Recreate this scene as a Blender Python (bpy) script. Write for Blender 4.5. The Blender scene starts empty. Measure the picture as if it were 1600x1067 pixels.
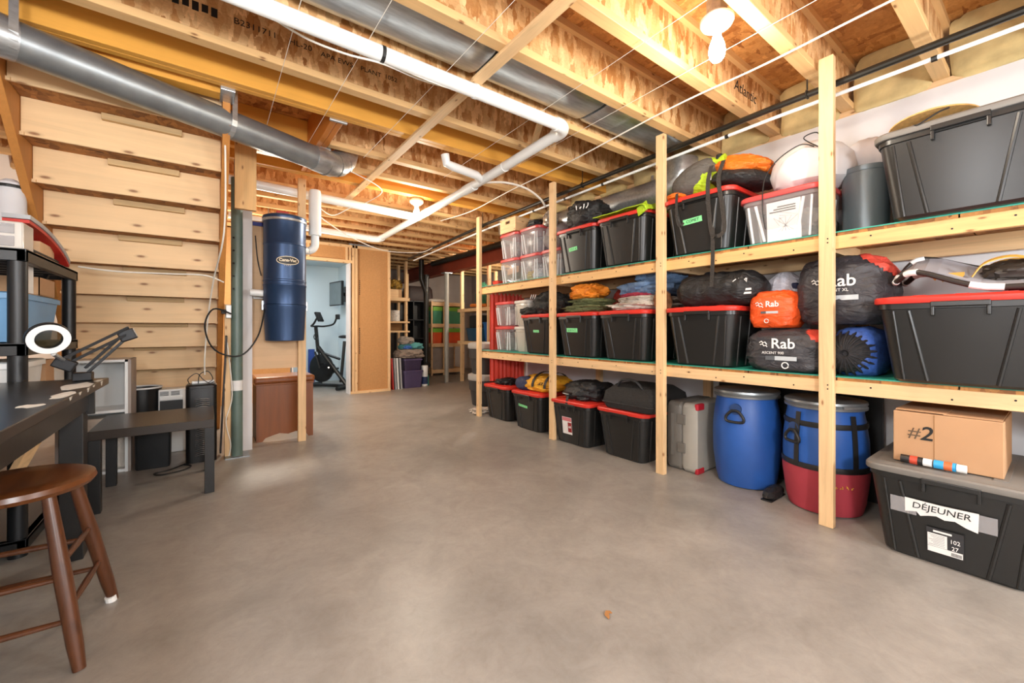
import bpy, bmesh, math, random
from mathutils import Vector, Matrix, noise

# ------------------------------------------------------------------ camera / world / light
scn = bpy.context.scene
col = scn.collection
F_PX, CX_PX, HOR_PX, VP_PX = 645.0, 800.0, 515.0, 320.0
YAW = math.atan2(CX_PX - VP_PX, F_PX)
cam_d = bpy.data.cameras.new('camera')
cam_d.sensor_fit = 'HORIZONTAL'; cam_d.sensor_width = 36.0
cam_d.lens = F_PX / 1600.0 * 36.0
cam_d.shift_y = -(533.5 - HOR_PX) / 1600.0
cam_d.clip_start = 0.02
cam = bpy.data.objects.new('camera', cam_d); col.objects.link(cam)
cam.location = (0, 0, 1.0)
cam.rotation_euler = (math.pi / 2, 0, -YAW)
scn.camera = cam

world = bpy.data.worlds.new('world'); scn.world = world
world.use_nodes = True
bgn = world.node_tree.nodes['Background']
bgn.inputs[0].default_value = (0.75, 0.82, 0.9, 1); bgn.inputs[1].default_value = 0.3

vs = scn.view_settings
vs.view_transform = 'Standard'; vs.look = 'None'; vs.exposure = 0.56; vs.gamma = 1.0
try: vs.use_curve_mapping = False
except Exception: pass

BULB_COL = (1.0, 0.89, 0.74)
FILL_COL = (0.94, 0.97, 1.0)  # colour of the added fill lamps out of frame
BULBS = [  # x, y, z of bulb centre, watts, colour; after the first two, added fill
    (1.83, 0.93, 2.255, 22, BULB_COL), (1.76, 4.02, 2.21, 34, BULB_COL), (0.2, -1.1, 1.55, 130, FILL_COL),
    (2.3, -1.3, 1.55, 95, FILL_COL), (-.85, 0.35, 2.0, 62, FILL_COL), (4.5, 6.0, 2.2, 75, BULB_COL), (.6, 5.6, 1.85, 60, BULB_COL)]

R = math.radians
random.seed(7)

# ------------------------------------------------------------------ materials
def hx(h):
    h = h.lstrip('#')
    v = [int(h[i:i+2], 16) / 255 for i in (0, 2, 4)]
    return tuple(((c / 12.92) if c <= .04045 else ((c + .055) / 1.055) ** 2.4) for c in v) + (1,)
def sc(c, f): return tuple(min(1, x * f) for x in c[:3]) + (1,)
MATS = {}
def newmat(name):
    m = bpy.data.materials.new(name); m.use_nodes = True
    nt = m.node_tree
    return m, nt, nt.nodes['Principled BSDF']
def coords(nt, scale=(1, 1, 1), rot=(0, 0, 0)):
    tc = nt.nodes.new('ShaderNodeTexCoord'); mp = nt.nodes.new('ShaderNodeMapping')
    mp.inputs['Scale'].default_value = scale; mp.inputs['Rotation'].default_value = rot
    nt.links.new(tc.outputs['Object'], mp.inputs['Vector'])
    return mp.outputs['Vector']
def tex(nt, vec, scale, detail=4, rough=.55, dist=0):
    n = nt.nodes.new('ShaderNodeTexNoise'); n.inputs['Scale'].default_value = scale
    n.inputs['Detail'].default_value = detail; n.inputs['Roughness'].default_value = rough
    n.inputs['Distortion'].default_value = dist
    nt.links.new(vec, n.inputs['Vector']); return n
def ramp(nt, fac, stops):
    r = nt.nodes.new('ShaderNodeValToRGB'); e = r.color_ramp.elements
    while len(e) < len(stops): e.new(.5)
    for i, (p, c) in enumerate(stops): e[i].position = p; e[i].color = c
    nt.links.new(fac, r.inputs['Fac']); return r.outputs['Color']
def mixc(nt, fac, a, b, mode='MIX'):
    m = nt.nodes.new('ShaderNodeMix'); m.data_type = 'RGBA'; m.blend_type = mode
    for s, v in ((0, fac), (6, a), (7, b)):
        if hasattr(v, 'is_output'): nt.links.new(v, m.inputs[s])
        else: m.inputs[s].default_value = v
    return m.outputs[2]
def bump(nt, p, h, strength, dist=.002):
    b = nt.nodes.new('ShaderNodeBump'); b.inputs['Strength'].default_value = strength
    b.inputs['Distance'].default_value = dist
    nt.links.new(h, b.inputs['Height']); nt.links.new(b.outputs['Normal'], p.inputs['Normal'])
def M(name, c, rough=.5, metal=0, var=.12, vs_=6, bs=0, bst=.3, stretch=(1, 1, 1), spec=.5, emit=None, coat=0, bd=.002):
    if name in MATS: return MATS[name]
    m, nt, p = newmat(name)
    c = hx(c) if isinstance(c, str) else c
    v = coords(nt, stretch)
    n = tex(nt, v, vs_)
    nt.links.new(ramp(nt, n.outputs['Fac'], [(.3, sc(c, 1 - var)), (.7, sc(c, 1 + var))]), p.inputs['Base Color'])
    p.inputs['Roughness'].default_value = rough; p.inputs['Metallic'].default_value = metal
    p.inputs['Specular IOR Level'].default_value = spec
    if coat: p.inputs['Coat Weight'].default_value = coat
    if bs: bump(nt, p, tex(nt, v, bs, 5, .5, 1.5 if bd > .005 else 0).outputs['Fac'], bst, bd)
    if emit:
        p.inputs['Emission Color'].default_value = hx(emit[0]) if isinstance(emit[0], str) else tuple(emit[0]) + (1,)
        p.inputs['Emission Strength'].default_value = emit[1]
    MATS[name] = m; return m
def wood(name, c, axis='x', knots=.0, rough=.6, contrast=.16, dark='#7a4a22', scale=1.0, kd=1.0):
    if name in MATS: return MATS[name]
    m, nt, p = newmat(name)
    c = hx(c)
    st = {'x': (1.2, 22, 22), 'y': (22, 1.2, 22), 'z': (22, 22, 1.2)}[axis]
    v = coords(nt, tuple(s * scale for s in st))
    n = tex(nt, v, 1.3, 7, .65, 1.2)
    base = ramp(nt, n.outputs['Fac'], [(.25, sc(c, 1 - contrast * 1.5)), (.5, c), (.75, sc(c, 1 + contrast))])
    v2 = coords(nt, (1, 1, 1))
    big = tex(nt, v2, 2.2, 2)
    base = mixc(nt, .35, base, ramp(nt, big.outputs['Fac'], [(.35, sc(c, .82)), (.65, sc(c, 1.12))]))
    if knots > 0:
        sp = nt.nodes.new('ShaderNodeSeparateXYZ'); nt.links.new(coords(nt), sp.inputs[0])
        al = 'xyz'.index(axis); oth = [k for k in range(3) if k != al]
        def mth(op, a, b_):
            q = nt.nodes.new('ShaderNodeMath'); q.operation = op
            for k, w in enumerate((a, b_)):
                if hasattr(w, 'is_output'): nt.links.new(w, q.inputs[k])
                else: q.inputs[k].default_value = w
            return q.outputs[0]
        cb_ = nt.nodes.new('ShaderNodeCombineXYZ')
        nt.links.new(mth('MULTIPLY', sp.outputs[al], 2.9 * kd), cb_.inputs[0])
        nt.links.new(mth('ADD', mth('MULTIPLY', sp.outputs[oth[0]], 7.3 * kd), mth('MULTIPLY', sp.outputs[oth[1]], 7.9 * kd)), cb_.inputs[1])
        vo = nt.nodes.new('ShaderNodeTexVoronoi'); vo.voronoi_dimensions = '2D'; vo.inputs['Scale'].default_value = 1.0
        nt.links.new(cb_.outputs[0], vo.inputs['Vector'])
        k = ramp(nt, vo.outputs['Distance'], [(0, (1, 1, 1, 1)), (knots, (.75, .75, .75, 1)), (knots * 1.5, (.22, .22, .22, 1)), (knots * 2.6, (0, 0, 0, 1))])
        sc_ = nt.nodes.new('ShaderNodeSeparateColor'); nt.links.new(vo.outputs['Color'], sc_.inputs[0])
        k = mixc(nt, mth('GREATER_THAN', sc_.outputs[0], .4), (0, 0, 0, 1), k)
        base = mixc(nt, k, base, hx(dark))
    nt.links.new(base, p.inputs['Base Color'])
    p.inputs['Roughness'].default_value = rough
    bump(nt, p, n.outputs['Fac'], .12, .001)
    MATS[name] = m; return m
def osb(name, a, b_, cdark, axis='xz', rough=.7):
    m, nt, p = newmat(name)
    def layer(rot, sca):
        vo = nt.nodes.new('ShaderNodeTexVoronoi'); vo.inputs['Scale'].default_value = 1.0
        vo.inputs['Randomness'].default_value = 1.0
        mp = coords(nt, sca, rot)
        dn = tex(nt, mp, 1.5, 2)
        va = nt.nodes.new('ShaderNodeVectorMath'); va.operation = 'ADD'
        nt.links.new(mp, va.inputs[0]); nt.links.new(dn.outputs['Color'], va.inputs[1])
        nt.links.new(va.outputs[0], vo.inputs['Vector'])
        sp = nt.nodes.new('ShaderNodeSeparateColor'); nt.links.new(vo.outputs['Color'], sp.inputs[0])
        return vo, sp
    if axis == 'xz':
        s1, s2, r1, r2 = (26, 6, 9), (30, 6, 12), (0, .35, 0), (0, -.5, 0)
    else:
        s1, s2, r1, r2 = (10, 28, 6), (28, 11, 6), (0, 0, .5), (0, 0, -.4)
    v1, p1 = layer(r1, s1); v2, p2 = layer(r2, s2)
    ca = ramp(nt, p1.outputs[0], [(0, hx(cdark)), (.25, hx(a)), (.7, hx(b_)), (1, sc(hx(b_), 1.22))])
    cb = ramp(nt, p2.outputs[1], [(0, hx(cdark)), (.3, hx(a)), (.75, hx(b_)), (1, sc(hx(b_), 1.25))])
    base = mixc(nt, p1.outputs[2], ca, cb)
    fine = tex(nt, coords(nt, (30, 30, 60)), 2, 5)
    base = mixc(nt, .5, base, ramp(nt, fine.outputs['Fac'], [(.3, (.74, .68, .6, 1)), (.62, (1.06, 1.06, 1.06, 1))]), 'MULTIPLY')
    nt.links.new(base, p.inputs['Base Color']); p.inputs['Roughness'].default_value = rough
    bump(nt, p, v1.outputs['Distance'], .35, .003)
    MATS[name] = m; return m

def concrete():
    m, nt, p = newmat('polished concrete')
    v = coords(nt)
    n1 = tex(nt, v, 1.3, 6, .62, .4); n2 = tex(nt, v, 5, 6, .7, .8); n3 = tex(nt, v, 160, 2)
    c1 = ramp(nt, n1.outputs['Fac'], [(.3, hx('#85817b')), (.5, hx('#928d86')), (.72, hx('#a09a92'))])
    c2 = ramp(nt, n2.outputs['Fac'], [(.3, (.80, .79, .78, 1)), (.65, (1.08, 1.08, 1.08, 1))])
    c = mixc(nt, .8, c1, c2, 'MULTIPLY')
    n4 = tex(nt, v, 22, 6, .75, 1.0)
    c = mixc(nt, .7, c, ramp(nt, n4.outputs['Fac'], [(.28, (.86, .85, .84, 1)), (.5, (1, 1, 1, 1)), (.72, (1.10, 1.10, 1.09, 1))]), 'MULTIPLY')
    nt.links.new(c, p.inputs['Base Color'])
    rr = ramp(nt, n1.outputs['Fac'], [(.3, (.33, .33, .33, 1)), (.7, (.45, .45, .45, 1))])
    nt.links.new(rr, p.inputs['Roughness'])
    p.inputs['Specular IOR Level'].default_value = .5
    
    MATS['concrete'] = m; return m
def clearplastic(name, tint, fac):
    m, nt, p = newmat(name)
    p.inputs['Base Color'].default_value = hx(tint); p.inputs['Roughness'].default_value = .18
    n = tex(nt, coords(nt), 5); bump(nt, p, n.outputs['Fac'], .1)
    t = nt.nodes.new('ShaderNodeBsdfTransparent'); t.inputs[0].default_value = (.93, .93, .95, 1)
    mx = nt.nodes.new('ShaderNodeMixShader'); mx.inputs[0].default_value = fac
    nt.links.new(t.outputs[0], mx.inputs[1]); nt.links.new(p.outputs[0], mx.inputs[2])
    nt.links.new(mx.outputs[0], nt.nodes['Material Output'].inputs['Surface'])
    MATS[name] = m; return m

CONC = concrete()
PINE = {a: wood('pine ' + a, '#dfba8a', a, .045, .6, .22, '#8a5a30', 1.0, 1.6) for a in 'xyz'}
PINEW = {a: wood('warm pine ' + a, '#dcb074', a, .045, .6, .22, '#8a5a30', 1.0, 1.6) for a in 'xyz'}
FLANGE = wood('joist flange', '#dcb27a', 'x', .03, .65)
PLY = wood('plywood riser', '#e8c494', 'x', .055, .55, .13, '#86542e', .6, 1.15)
PLYB = wood('plywood board', '#dcb68c', 'x', .03, .6, .07, '#8a5c38', .6)
STRG = wood('stringer wood', '#bf803e', 'z', .0, .6, .15)
OSBW = osb('osb web', '#c08a50', '#e0b884', '#a0652e', 'xz')
OSBD = osb('osb subfloor', '#bd8040', '#d29a5a', '#94592a', 'xy')
OSBT = osb('osb tread', '#96602e', '#b27a40', '#6b3f1c', 'xy')
LVL = wood('lvl', '#e6a648', 'x', .0, .45, .07)
LVLY = wood('lvl crosswise', '#c9792c', 'y', .0, .5, .10)
FIBER = M('fiberboard', '#b98a58', .9, 0, .08, 40, 120, .3)
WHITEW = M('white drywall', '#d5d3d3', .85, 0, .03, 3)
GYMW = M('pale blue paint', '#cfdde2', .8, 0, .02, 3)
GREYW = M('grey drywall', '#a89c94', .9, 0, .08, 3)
GALV = M('galvanised steel', '#b9bdbf', .3, .75, .18, 9, 0, .2, (1, 6, 6))
GALVD = M('dull steel', '#94999b', .38, .7, .15, 9)
INSUL = M('yellow insulation', '#c6b07c', .95, 0, .2, 9, 30, .8)
PVC = M('white pvc', '#e6e8e6', .3, 0, .03, 5)
BLKP = M('black pipe', '#26241f', .35, .3, .2, 8)
WCABLE = M('white cable', '#e3ded2', .5)
BCABLE = M('black cable', '#1a1a1a', .5)
TOTEB = M('black tote plastic', '#1f1f1e', .34, 0, .08, 8)
LIDR = M('red lid plastic', '#d03327', .42, 0, .06, 5)
LIDG = M('grey lid plastic', '#77736d', .5, 0, .08, 5)
TEAL = M('teal liner', '#2f9c86', .5, 0, .1, 8)
CLEAR = clearplastic('clear plastic', '#d8d6d6', .26)
CLEARW = clearplastic('cloudy plastic', '#d9d3c8', .72)
TAPE = M('green tape', '#7fd892', .6, 0, .06, 30)
INK = M('black ink', '#151515', .7)
WINK = M('white print', '#e8e6e2', .7)
PAPER = M('white paper', '#e2e0dc', .8, 0, .04, 20)
CARD = M('cardboard', '#b38b66', .85, 0, .03, 6)
METD = M('dark metal', '#1f2022', .4, .5)

# ------------------------------------------------------------------ mesh builder
class B:
    def __init__(s): s.v = []; s.f = []
    def add(s, vs_, fs):
        o = len(s.v); s.v += [tuple(v) for v in vs_]; s.f += [tuple(i + o for i in f) for f in fs]; return s
    def box(s, x0, x1, y0, y1, z0, z1, mat=None):
        vs_ = [(x, y, z) for x in (x0, x1) for y in (y0, y1) for z in (z0, z1)]
        if mat is not None: vs_ = [mat @ Vector(v) for v in vs_]
        return s.add(vs_, [(0, 1, 3, 2), (4, 6, 7, 5), (0, 4, 5, 1), (2, 3, 7, 6), (0, 2, 6, 4), (1, 5, 7, 3)])
    def bar(s, p0, p1, w, h, up=(0, 0, 1)):
        p0, p1 = Vector(p0), Vector(p1); d = (p1 - p0).normalized(); u = Vector(up)
        if abs(d.dot(u)) > .98: u = Vector((1, 0, 0))
        r = d.cross(u).normalized(); u = r.cross(d).normalized()
        c = [p + r * a * w / 2 + u * b * h / 2 for p in (p0, p1) for a, b in ((-1, -1), (1, -1), (1, 1), (-1, 1))]
        return s.add(c, [(0, 1, 2, 3), (7, 6, 5, 4), (0, 4, 5, 1), (1, 5, 6, 2), (2, 6, 7, 3), (3, 7, 4, 0)])
    def rings(s, rings, cap=True, closed=False):
        n = len(rings[0]); vs_ = [v for r in rings for v in r]; fs = []
        m = len(rings)
        for i in range(m if closed else m - 1):
            for j in range(n):
                fs.append((i * n + j, i * n + (j + 1) % n, ((i + 1) % m) * n + (j + 1) % n, ((i + 1) % m) * n + j))
        if cap and not closed:
            fs.append(tuple(range(n - 1, -1, -1))); fs.append(tuple((m - 1) * n + j for j in range(n)))
        return s.add(vs_, fs)
    def tube(s, pts, r, seg=8, closed=False):
        pts = [Vector(p) for p in pts]; rs = r if isinstance(r, (list, tuple)) else [r] * len(pts)
        rings = []; n = len(pts); ref = None
        for i, p in enumerate(pts):
            if closed: t = pts[(i + 1) % n] - pts[i - 1]
            else: t = pts[min(i + 1, n - 1)] - pts[max(i - 1, 0)]
            t = t.normalized() if t.length > 1e-9 else Vector((0, 0, 1))
            if ref is None: ref = t.orthogonal().normalized()
            ref = (ref - t * ref.dot(t)); ref = ref.normalized() if ref.length > 1e-6 else t.orthogonal().normalized()
            b2 = t.cross(ref)
            rings.append([p + (ref * math.cos(a) + b2 * math.sin(a)) * rs[i] for a in [2 * math.pi * k / seg for k in range(seg)]])
        return s.rings(rings, True, closed)
    def cyl(s, p0, p1, r, seg=16, r1=None): return s.tube([p0, p1], [r, r if r1 is None else r1], seg)
    def lathe(s, prof, c=(0, 0, 0), seg=24, fn=None, closedprof=False):
        c = Vector(c); rings = []
        for r, z in prof:
            ring = []
            for k in range(seg):
                a = 2 * math.pi * k / seg; rr = r * (fn(a, z) if fn else 1)
                ring.append(c + Vector((math.cos(a) * rr, math.sin(a) * rr, z)))
            rings.append(ring)
        return s.rings(rings, not closedprof, closedprof)
    def ribbon(s, pts, w, t, side=(0, 1, 0)):
        pts = [Vector(p) for p in pts]; n = len(pts); rings = []
        for i, p in enumerate(pts):
            d = (pts[min(i + 1, n - 1)] - pts[max(i - 1, 0)]).normalized(); sd = Vector(side)
            sd = (sd - d * sd.dot(d)).normalized(); nn = d.cross(sd)
            rings.append([p + sd * a * w / 2 + nn * b_ * t / 2 for a, b_ in ((-1, -1), (1, -1), (1, 1), (-1, 1))])
        return s.rings(rings)
    def prism(s, poly, org, ux, uy, depth):
        o, ux, uy = Vector(org), Vector(ux), Vector(uy); nn = ux.cross(uy).normalized() * depth
        a = [o + ux * x + uy * y for x, y in poly]
        return s.rings([a, [p + nn for p in a]])
    def blob(s, c, size, seed=0, wr=.12, fr=3.0, flat=.35, pw=2.6, nu=36, nv=22, fold=0, fdir=(1, .3)):
        c = Vector(c); off = Vector((seed * 7.3, seed * 3.1, seed * 1.7)); rings = []
        def se(x): return math.copysign(abs(x) ** (2 / pw), x)
        for j in range(1, nv):
            ph = -math.pi / 2 + math.pi * j / nv; ring = []
            for i in range(nu):
                th = 2 * math.pi * i / nu
                d = Vector((se(math.cos(ph)) * se(math.cos(th)), se(math.cos(ph)) * se(math.sin(th)), se(math.sin(ph))))
                nz = noise.fractal(d * fr + off, .9, 2.1, 4) * wr + abs(noise.noise(d * fr * 2.3 + off)) * wr * .7
                if fold: nz += math.sin((d.x * fdir[0] + d.z * fdir[1] * 3 + noise.noise(d * 2 + off) * .8) * fold) * wr * .35
                d = d * (1 + nz)
                z = max(d.z, -1 + flat * .5)
                ring.append(c + Vector((d.x * size[0], d.y * size[1], z * size[2])))
            rings.append(ring)
        mz = min(p.z for r in rings for p in r)
        sh = (c.z - size[2]) - mz
        rings = [[p + Vector((0, 0, sh)) for p in r] for r in rings]
        return s.rings(rings)
    def xf(s, m):
        s.v = [tuple(m @ Vector(v)) for v in s.v]; return s

def tag(o, label, cat, group=None, kind=None):
    if label: o['label'] = label
    if cat: o['category'] = cat
    if group: o['group'] = group
    if kind: o['kind'] = kind
    return o
def wloc(o):
    l = Vector((0, 0, 0))
    while o is not None: l = l + o.location; o = o.parent
    return l
def obj(name, b, mat, parent=None, smooth=False, bev=0, org=None, sub=0, angle=35, seg=2):
    off = wloc(parent) if parent else Vector(org) if org else Vector((0, 0, 0))
    me = bpy.data.meshes.new(name)
    me.from_pydata([tuple(Vector(v) - off) for v in b.v], [], b.f); me.update()
    bm = bmesh.new(); bm.from_mesh(me); bmesh.ops.recalc_face_normals(bm, faces=bm.faces); bm.to_mesh(me); bm.free()
    me.materials.append(mat)
    o = bpy.data.objects.new(name, me); col.objects.link(o)
    if parent: o.parent = parent
    elif org: o.location = org
    if smooth:
        me.polygons.foreach_set('use_smooth', [True] * len(me.polygons))
        try: me.set_sharp_from_angle(angle=R(angle))
        except Exception: pass
    if bev:
        md = o.modifiers.new('bevel', 'BEVEL'); md.width = bev; md.segments = seg; md.limit_method = 'ANGLE'; md.angle_limit = R(40)
    if sub:
        md = o.modifiers.new('sub', 'SUBSURF'); md.levels = sub; md.render_levels = sub
    return o
def thing(name, label, cat, loc=(0, 0, 0), group=None, kind=None):
    o = bpy.data.objects.new(name, None); col.objects.link(o); o.location = loc; o.empty_display_size = .05
    return tag(o, label, cat, group, kind)
def solo(name, b, mat, label, cat, org, group=None, **k):
    return tag(obj(name, b, mat, None, org=org, **k), label, cat, group)
def struct(name, b, mat, **k):
    o = obj(name, b, mat, **k); o['kind'] = 'structure'; return o
def copy_tree(o, parent=None):
    c = o.copy(); col.objects.link(c); c.parent = parent
    for ch in list(o.children): copy_tree(ch, c)
    return c
def relabel(o, label, loc=None, rz=0):
    o['label'] = label
    if loc: o.location = loc
    o.rotation_euler.z = rz; return o
def text(name, s, mat, parent, org, right, up, size, shear=0, ext=.0006, warp=None, sx=1.0, bold=0):
    cu = bpy.data.curves.new(name, 'FONT'); cu.body = s; cu.size = size; cu.shear = shear
    cu.align_x = 'CENTER'; cu.align_y = 'CENTER'; cu.extrude = ext; cu.resolution_u = 3; cu.offset = bold
    t = bpy.data.objects.new('tmp', cu); col.objects.link(t)
    dg = bpy.context.evaluated_depsgraph_get()
    me = bpy.data.meshes.new_from_object(t.evaluated_get(dg))
    bpy.data.objects.remove(t); bpy.data.curves.remove(cu)
    r, u = Vector(right).normalized(), Vector(up).normalized(); n = r.cross(u); o3 = Vector(org)
    base = wloc(parent) if parent else Vector((0, 0, 0))
    for v in me.vertices:
        c = v.co
        v.co = (warp(c.x * sx, c.y, c.z) if warp else o3 + r * c.x * sx + u * c.y + n * (c.z + ext)) - base
    me.materials.clear(); me.materials.append(mat); me.name = name
    o = bpy.data.objects.new(name, me); col.objects.link(o)
    if parent: o.parent = parent
    return o
def scribble(parent, name, c, right, up, w, h, mat, seed=0, n=9, r=.0016):
    rg = random.Random(seed); c, right, up = Vector(c), Vector(right).normalized(), Vector(up).normalized(); last = None
    for g in range(max(2, n // 3)):
        x0 = -w / 2 + w * g / max(2, n // 3); gw = w / max(2, n // 3) * .7
        pts = [c + right * (x0 + gw * rg.random()) + up * h * (rg.random() - .5) for _ in range(4)]
        last = obj(name, B().tube(pts, r, 5), mat, parent)
    return last
def arc(c, r, a0, a1, n, ux, uy):
    c, ux, uy = Vector(c), Vector(ux), Vector(uy)
    return [c + ux * math.cos(a0 + (a1 - a0) * i / n) * r + uy * math.sin(a0 + (a1 - a0) * i / n) * r for i in range(n + 1)]
def spline(pts, n=6):
    P = [Vector(p) for p in pts]; out = []
    P = [P[0]] + P + [P[-1]]
    for i in range(1, len(P) - 2):
        for k in range(n):
            t = k / n; a, b_, c, d = P[i - 1], P[i], P[i + 1], P[i + 2]
            out.append(.5 * ((2 * b_) + (c - a) * t + (2 * a - 5 * b_ + 4 * c - d) * t * t + (3 * b_ - a - 3 * c + d) * t ** 3))
    out.append(P[-2]); return out

# ------------------------------------------------------------------ room shell
XL, XR, XO, YB, YF = -1.3, 3.2, 5.6, -2.6, 9.3
ZJ = 2.355; ZS = 2.657
struct('floor', B().box(XL - .15, XO + .15, YB - .15, YF + .15, -.12, 0), CONC)
struct('wall_right', B().box(XR, XR + .2, YB, 4.25, 0, 2.322), WHITEW)
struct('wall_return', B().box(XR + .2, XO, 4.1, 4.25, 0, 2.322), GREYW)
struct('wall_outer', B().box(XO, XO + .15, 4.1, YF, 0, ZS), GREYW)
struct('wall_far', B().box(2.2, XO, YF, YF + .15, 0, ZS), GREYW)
struct('wall_left', B().box(XL - .15, XL, YB, YF, 0, ZS), WHITEW)
struct('wall_behind', B().box(XL, XR, YB - .15, YB, 0, ZS), WHITEW)
struct('trim_sill', B().box(XR, XR + .14, YB, 4.25, 2.322, ZJ), PINE['y'])

ceil = struct('ceiling', B().box(XL - .15, XO + .15, YB - .15, YF + .15, ZS, ZS + .02), OSBD)
def joist(yc, x0, x1):
    w = obj('joist', B().box(x0, x1, yc - .0055, yc + .0055, ZJ + .03, ZS - .03), OSBW, ceil)
    obj('bottom_flange', B().box(x0, x1, yc - .032, yc + .032, ZJ, ZJ + .038), FLANGE, w, bev=.002, seg=1)
    obj('top_flange', B().box(x0, x1, yc - .032, yc + .032, ZS - .038, ZS), FLANGE, w)
    return w
JW = {}
for k in range(-9, 20):
    yc = 1.218 + .4064 * k
    if k in (4, 7): continue
    x0 = XL if k <= 3 else (.735 if k in (5, 6) else XL)
    x1 = XR + .12 if yc < 4.2 else XO
    JW[k] = joist(yc, x0, x1)
def beam(x0, x1, y0, y1, z0=ZJ, z1=ZS - .001, m=LVL): return obj('lvl_beam', B().box(x0, x1, y0, y1, z0, z1), m, ceil, bev=.003, seg=1)
beam(XL, XR + .12, 2.721, 2.764); beam(XL, XR + .12, 2.766, 2.81)
beam(XL, .085, 2.87, 2.96, ZJ - .01)
beam(.655, .692, 2.81, 3.9, m=LVLY); beam(.694, .732, 2.81, 3.9, m=LVLY)
beam(XL, XR + .12, 3.92, 3.96); beam(XL, XR + .12, 3.962, 4.005)
beam(.11, .655, 3.60, 3.66, ZJ - .02)
# insulation between joist ends above the foundation wall
for k in range(-4, 8):
    y0 = 1.218 + .4064 * k + .036
    b = B().blob((XR + .045, y0 + .166, ZJ + .13), (.06, .17, .165), k + 20, .10, 2.2, 0, 8, 16, 10)
    obj('insulation_batt', b, INSUL, ceil, smooth=True)
# steel joist hangers
for (x0, x1, y0, y1, z0, z1) in ((.07, .14, 2.80, 2.97, ZJ - .018, ZJ + .05), (.64, .75, 2.808, 2.83, ZJ - .012, ZJ + .06), (.66, .76, 3.30, 3.33, ZJ - .012, ZJ + .03)):
    obj('joist_hanger', B().box(x0, x1, y0, y1, z0, z1), GALV, ceil, bev=.003)
# printing on the joist webs (near faces)
j3 = JW[3]; yf = 1.218 + .4064 * 3 - .0058
for s, x, z, size in (('B2311711', .206, 2.512, .042), ('HL-20', .409, 2.512, .04), ('APA EWS', .593, 2.505, .038), ('PLANT', .781, 2.508, .036), ('1052', .90, 2.513, .036)):
    text('joist_print', s, INK, j3, (x, yf, z), (1, 0, 0), (0, 0, 1), size, sx=1.1)
for k in range(5): obj('joist_print', B().box(-.12 + k * .036, -.095 + k * .036, yf - .0008, yf, 2.492 + .006 * (k % 2), 2.535), INK, j3)
text('joist_print', 'Atlantic', INK, JW[0], (2.74, 1.218 - .0058, 2.50), (1, 0, 0), (0, 0, 1), .095, shear=.2)
# 1x3 strapping nailed under the joists and a short bridging piece
obj('strapping', B().box(1.15, 1.213, -.9, 4.75, ZJ - .019, ZJ - .0005), PINE['y'], ceil, bev=.002)
obj('bridging', B().bar((1.78, 2.07, ZJ + .03), (1.98, 2.41, ZJ - .0), .038, .03), PINE['y'], ceil)

# ------------------------------------------------------------------ partition with doorway and exercise room
YP = 6.62
part = struct('wall_partition', B().box(XL, .98, YP, YP + .09, 0, ZJ), FIBER)
obj('panel', B().box(1.87, 2.40, YP + .035, YP + .047, .038, 2.27), FIBER, part)
obj('panel', B().box(1.02, 1.83, YP + .035, YP + .047, 2.075, 2.27), FIBER, part)
for x in (1.835, 1.879, 2.405): obj('stud', B().box(x, x + .038, YP, YP + .089, .038, 2.31), PINE['z'], part, bev=.002)
for x in (1.02, 1.20, 1.74, 1.79): obj('stud', B().box(x, x + .03, YP, YP + .089, 2.075, 2.27), PINE['z'], part)
obj('plate', B().box(.98, 2.445, YP, YP + .089, 2.27, 2.31), PINE['x'], part)
obj('plate', B().box(1.81, 2.445, YP, YP + .089, 0, .038), PINE['x'], part)
obj('header', B().box(.98, 1.835, YP, YP + .089, 2.03, 2.075), PINE['x'], part)
obj('jamb', B().box(1.795, 1.812, YP + .0, YP + .2, 0, 2.03), WHITEW, part)
obj('jamb', B().box(1.0, 1.017, YP + .0, YP + .2, 0, 2.03), WHITEW, part)
for k in range(22):
    zz = (.62 + k * .03) if k < 14 else 1.55 + (k - 14) * .03
    obj('print_mark', B().box(1.952, 1.964, YP + .0335, YP + .035, zz, zz + .02), INK, part)
struct('wall_gym_right', B().box(2.12, 2.2, YP + .1, 8.7, 0, ZJ), GYMW)
struct('wall_gym_far', B().box(-1.0, 2.2, 8.6, 8.7, 0, ZJ), GYMW)
struct('wall_gym_left', B().box(-1.0, -.9, YP + .1, 8.7, 0, ZJ), GYMW)
struct('wall_gym_front', B().box(1.815, 2.12, YP + .10, YP + .112, 0, ZJ), GYMW)
struct('ceiling_gym', B().box(-.9, 2.12, YP + .1, 8.6, 2.22, 2.235), GYMW)

# ------------------------------------------------------------------ staircase seen from beneath
GLB = wood('glue block', '#c9a878', 'x', 0, .7, .2)
st = thing('staircase', 'open-backed wooden staircase seen from below with plywood risers', 'staircase', (-.34, 4.2, 0), kind='structure')
RI, RU, Y0S, Z0S = .191, .187, 3.218, 2.007
for i in range(-2, 11):
    y = Y0S + RU * i; z = Z0S - RI * i
    if z < -.02: break
    zt = min(z + RI + .012, ZS)
    obj('riser', B().box(-.762, .082, y, y + .014, max(z, .0), zt), PLY, st, bev=.0015, seg=1)
    obj('tread', B().box(-.762, .082, y + .014, y + RU + .012, z + .006, z + .030), OSBT, st)
    if i < 8:
        obj('glue_block', B().box(-.46, -.13 + .02 * (i % 2), y + RU - .032, y + RU - .001, z - .030, z + .005), GLB, st, bev=.002)
    for xs in (-.770, .070): obj('wedge', B().box(xs, xs + .022, y - .012, y + .002, z - .004, z + .014), PINE['y'], st)
poly = [(2.86, ZS - .15), (2.86, ZS - .31), (5.08, .0), (5.36, 0)]
a = math.atan2(RI, RU)
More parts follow.
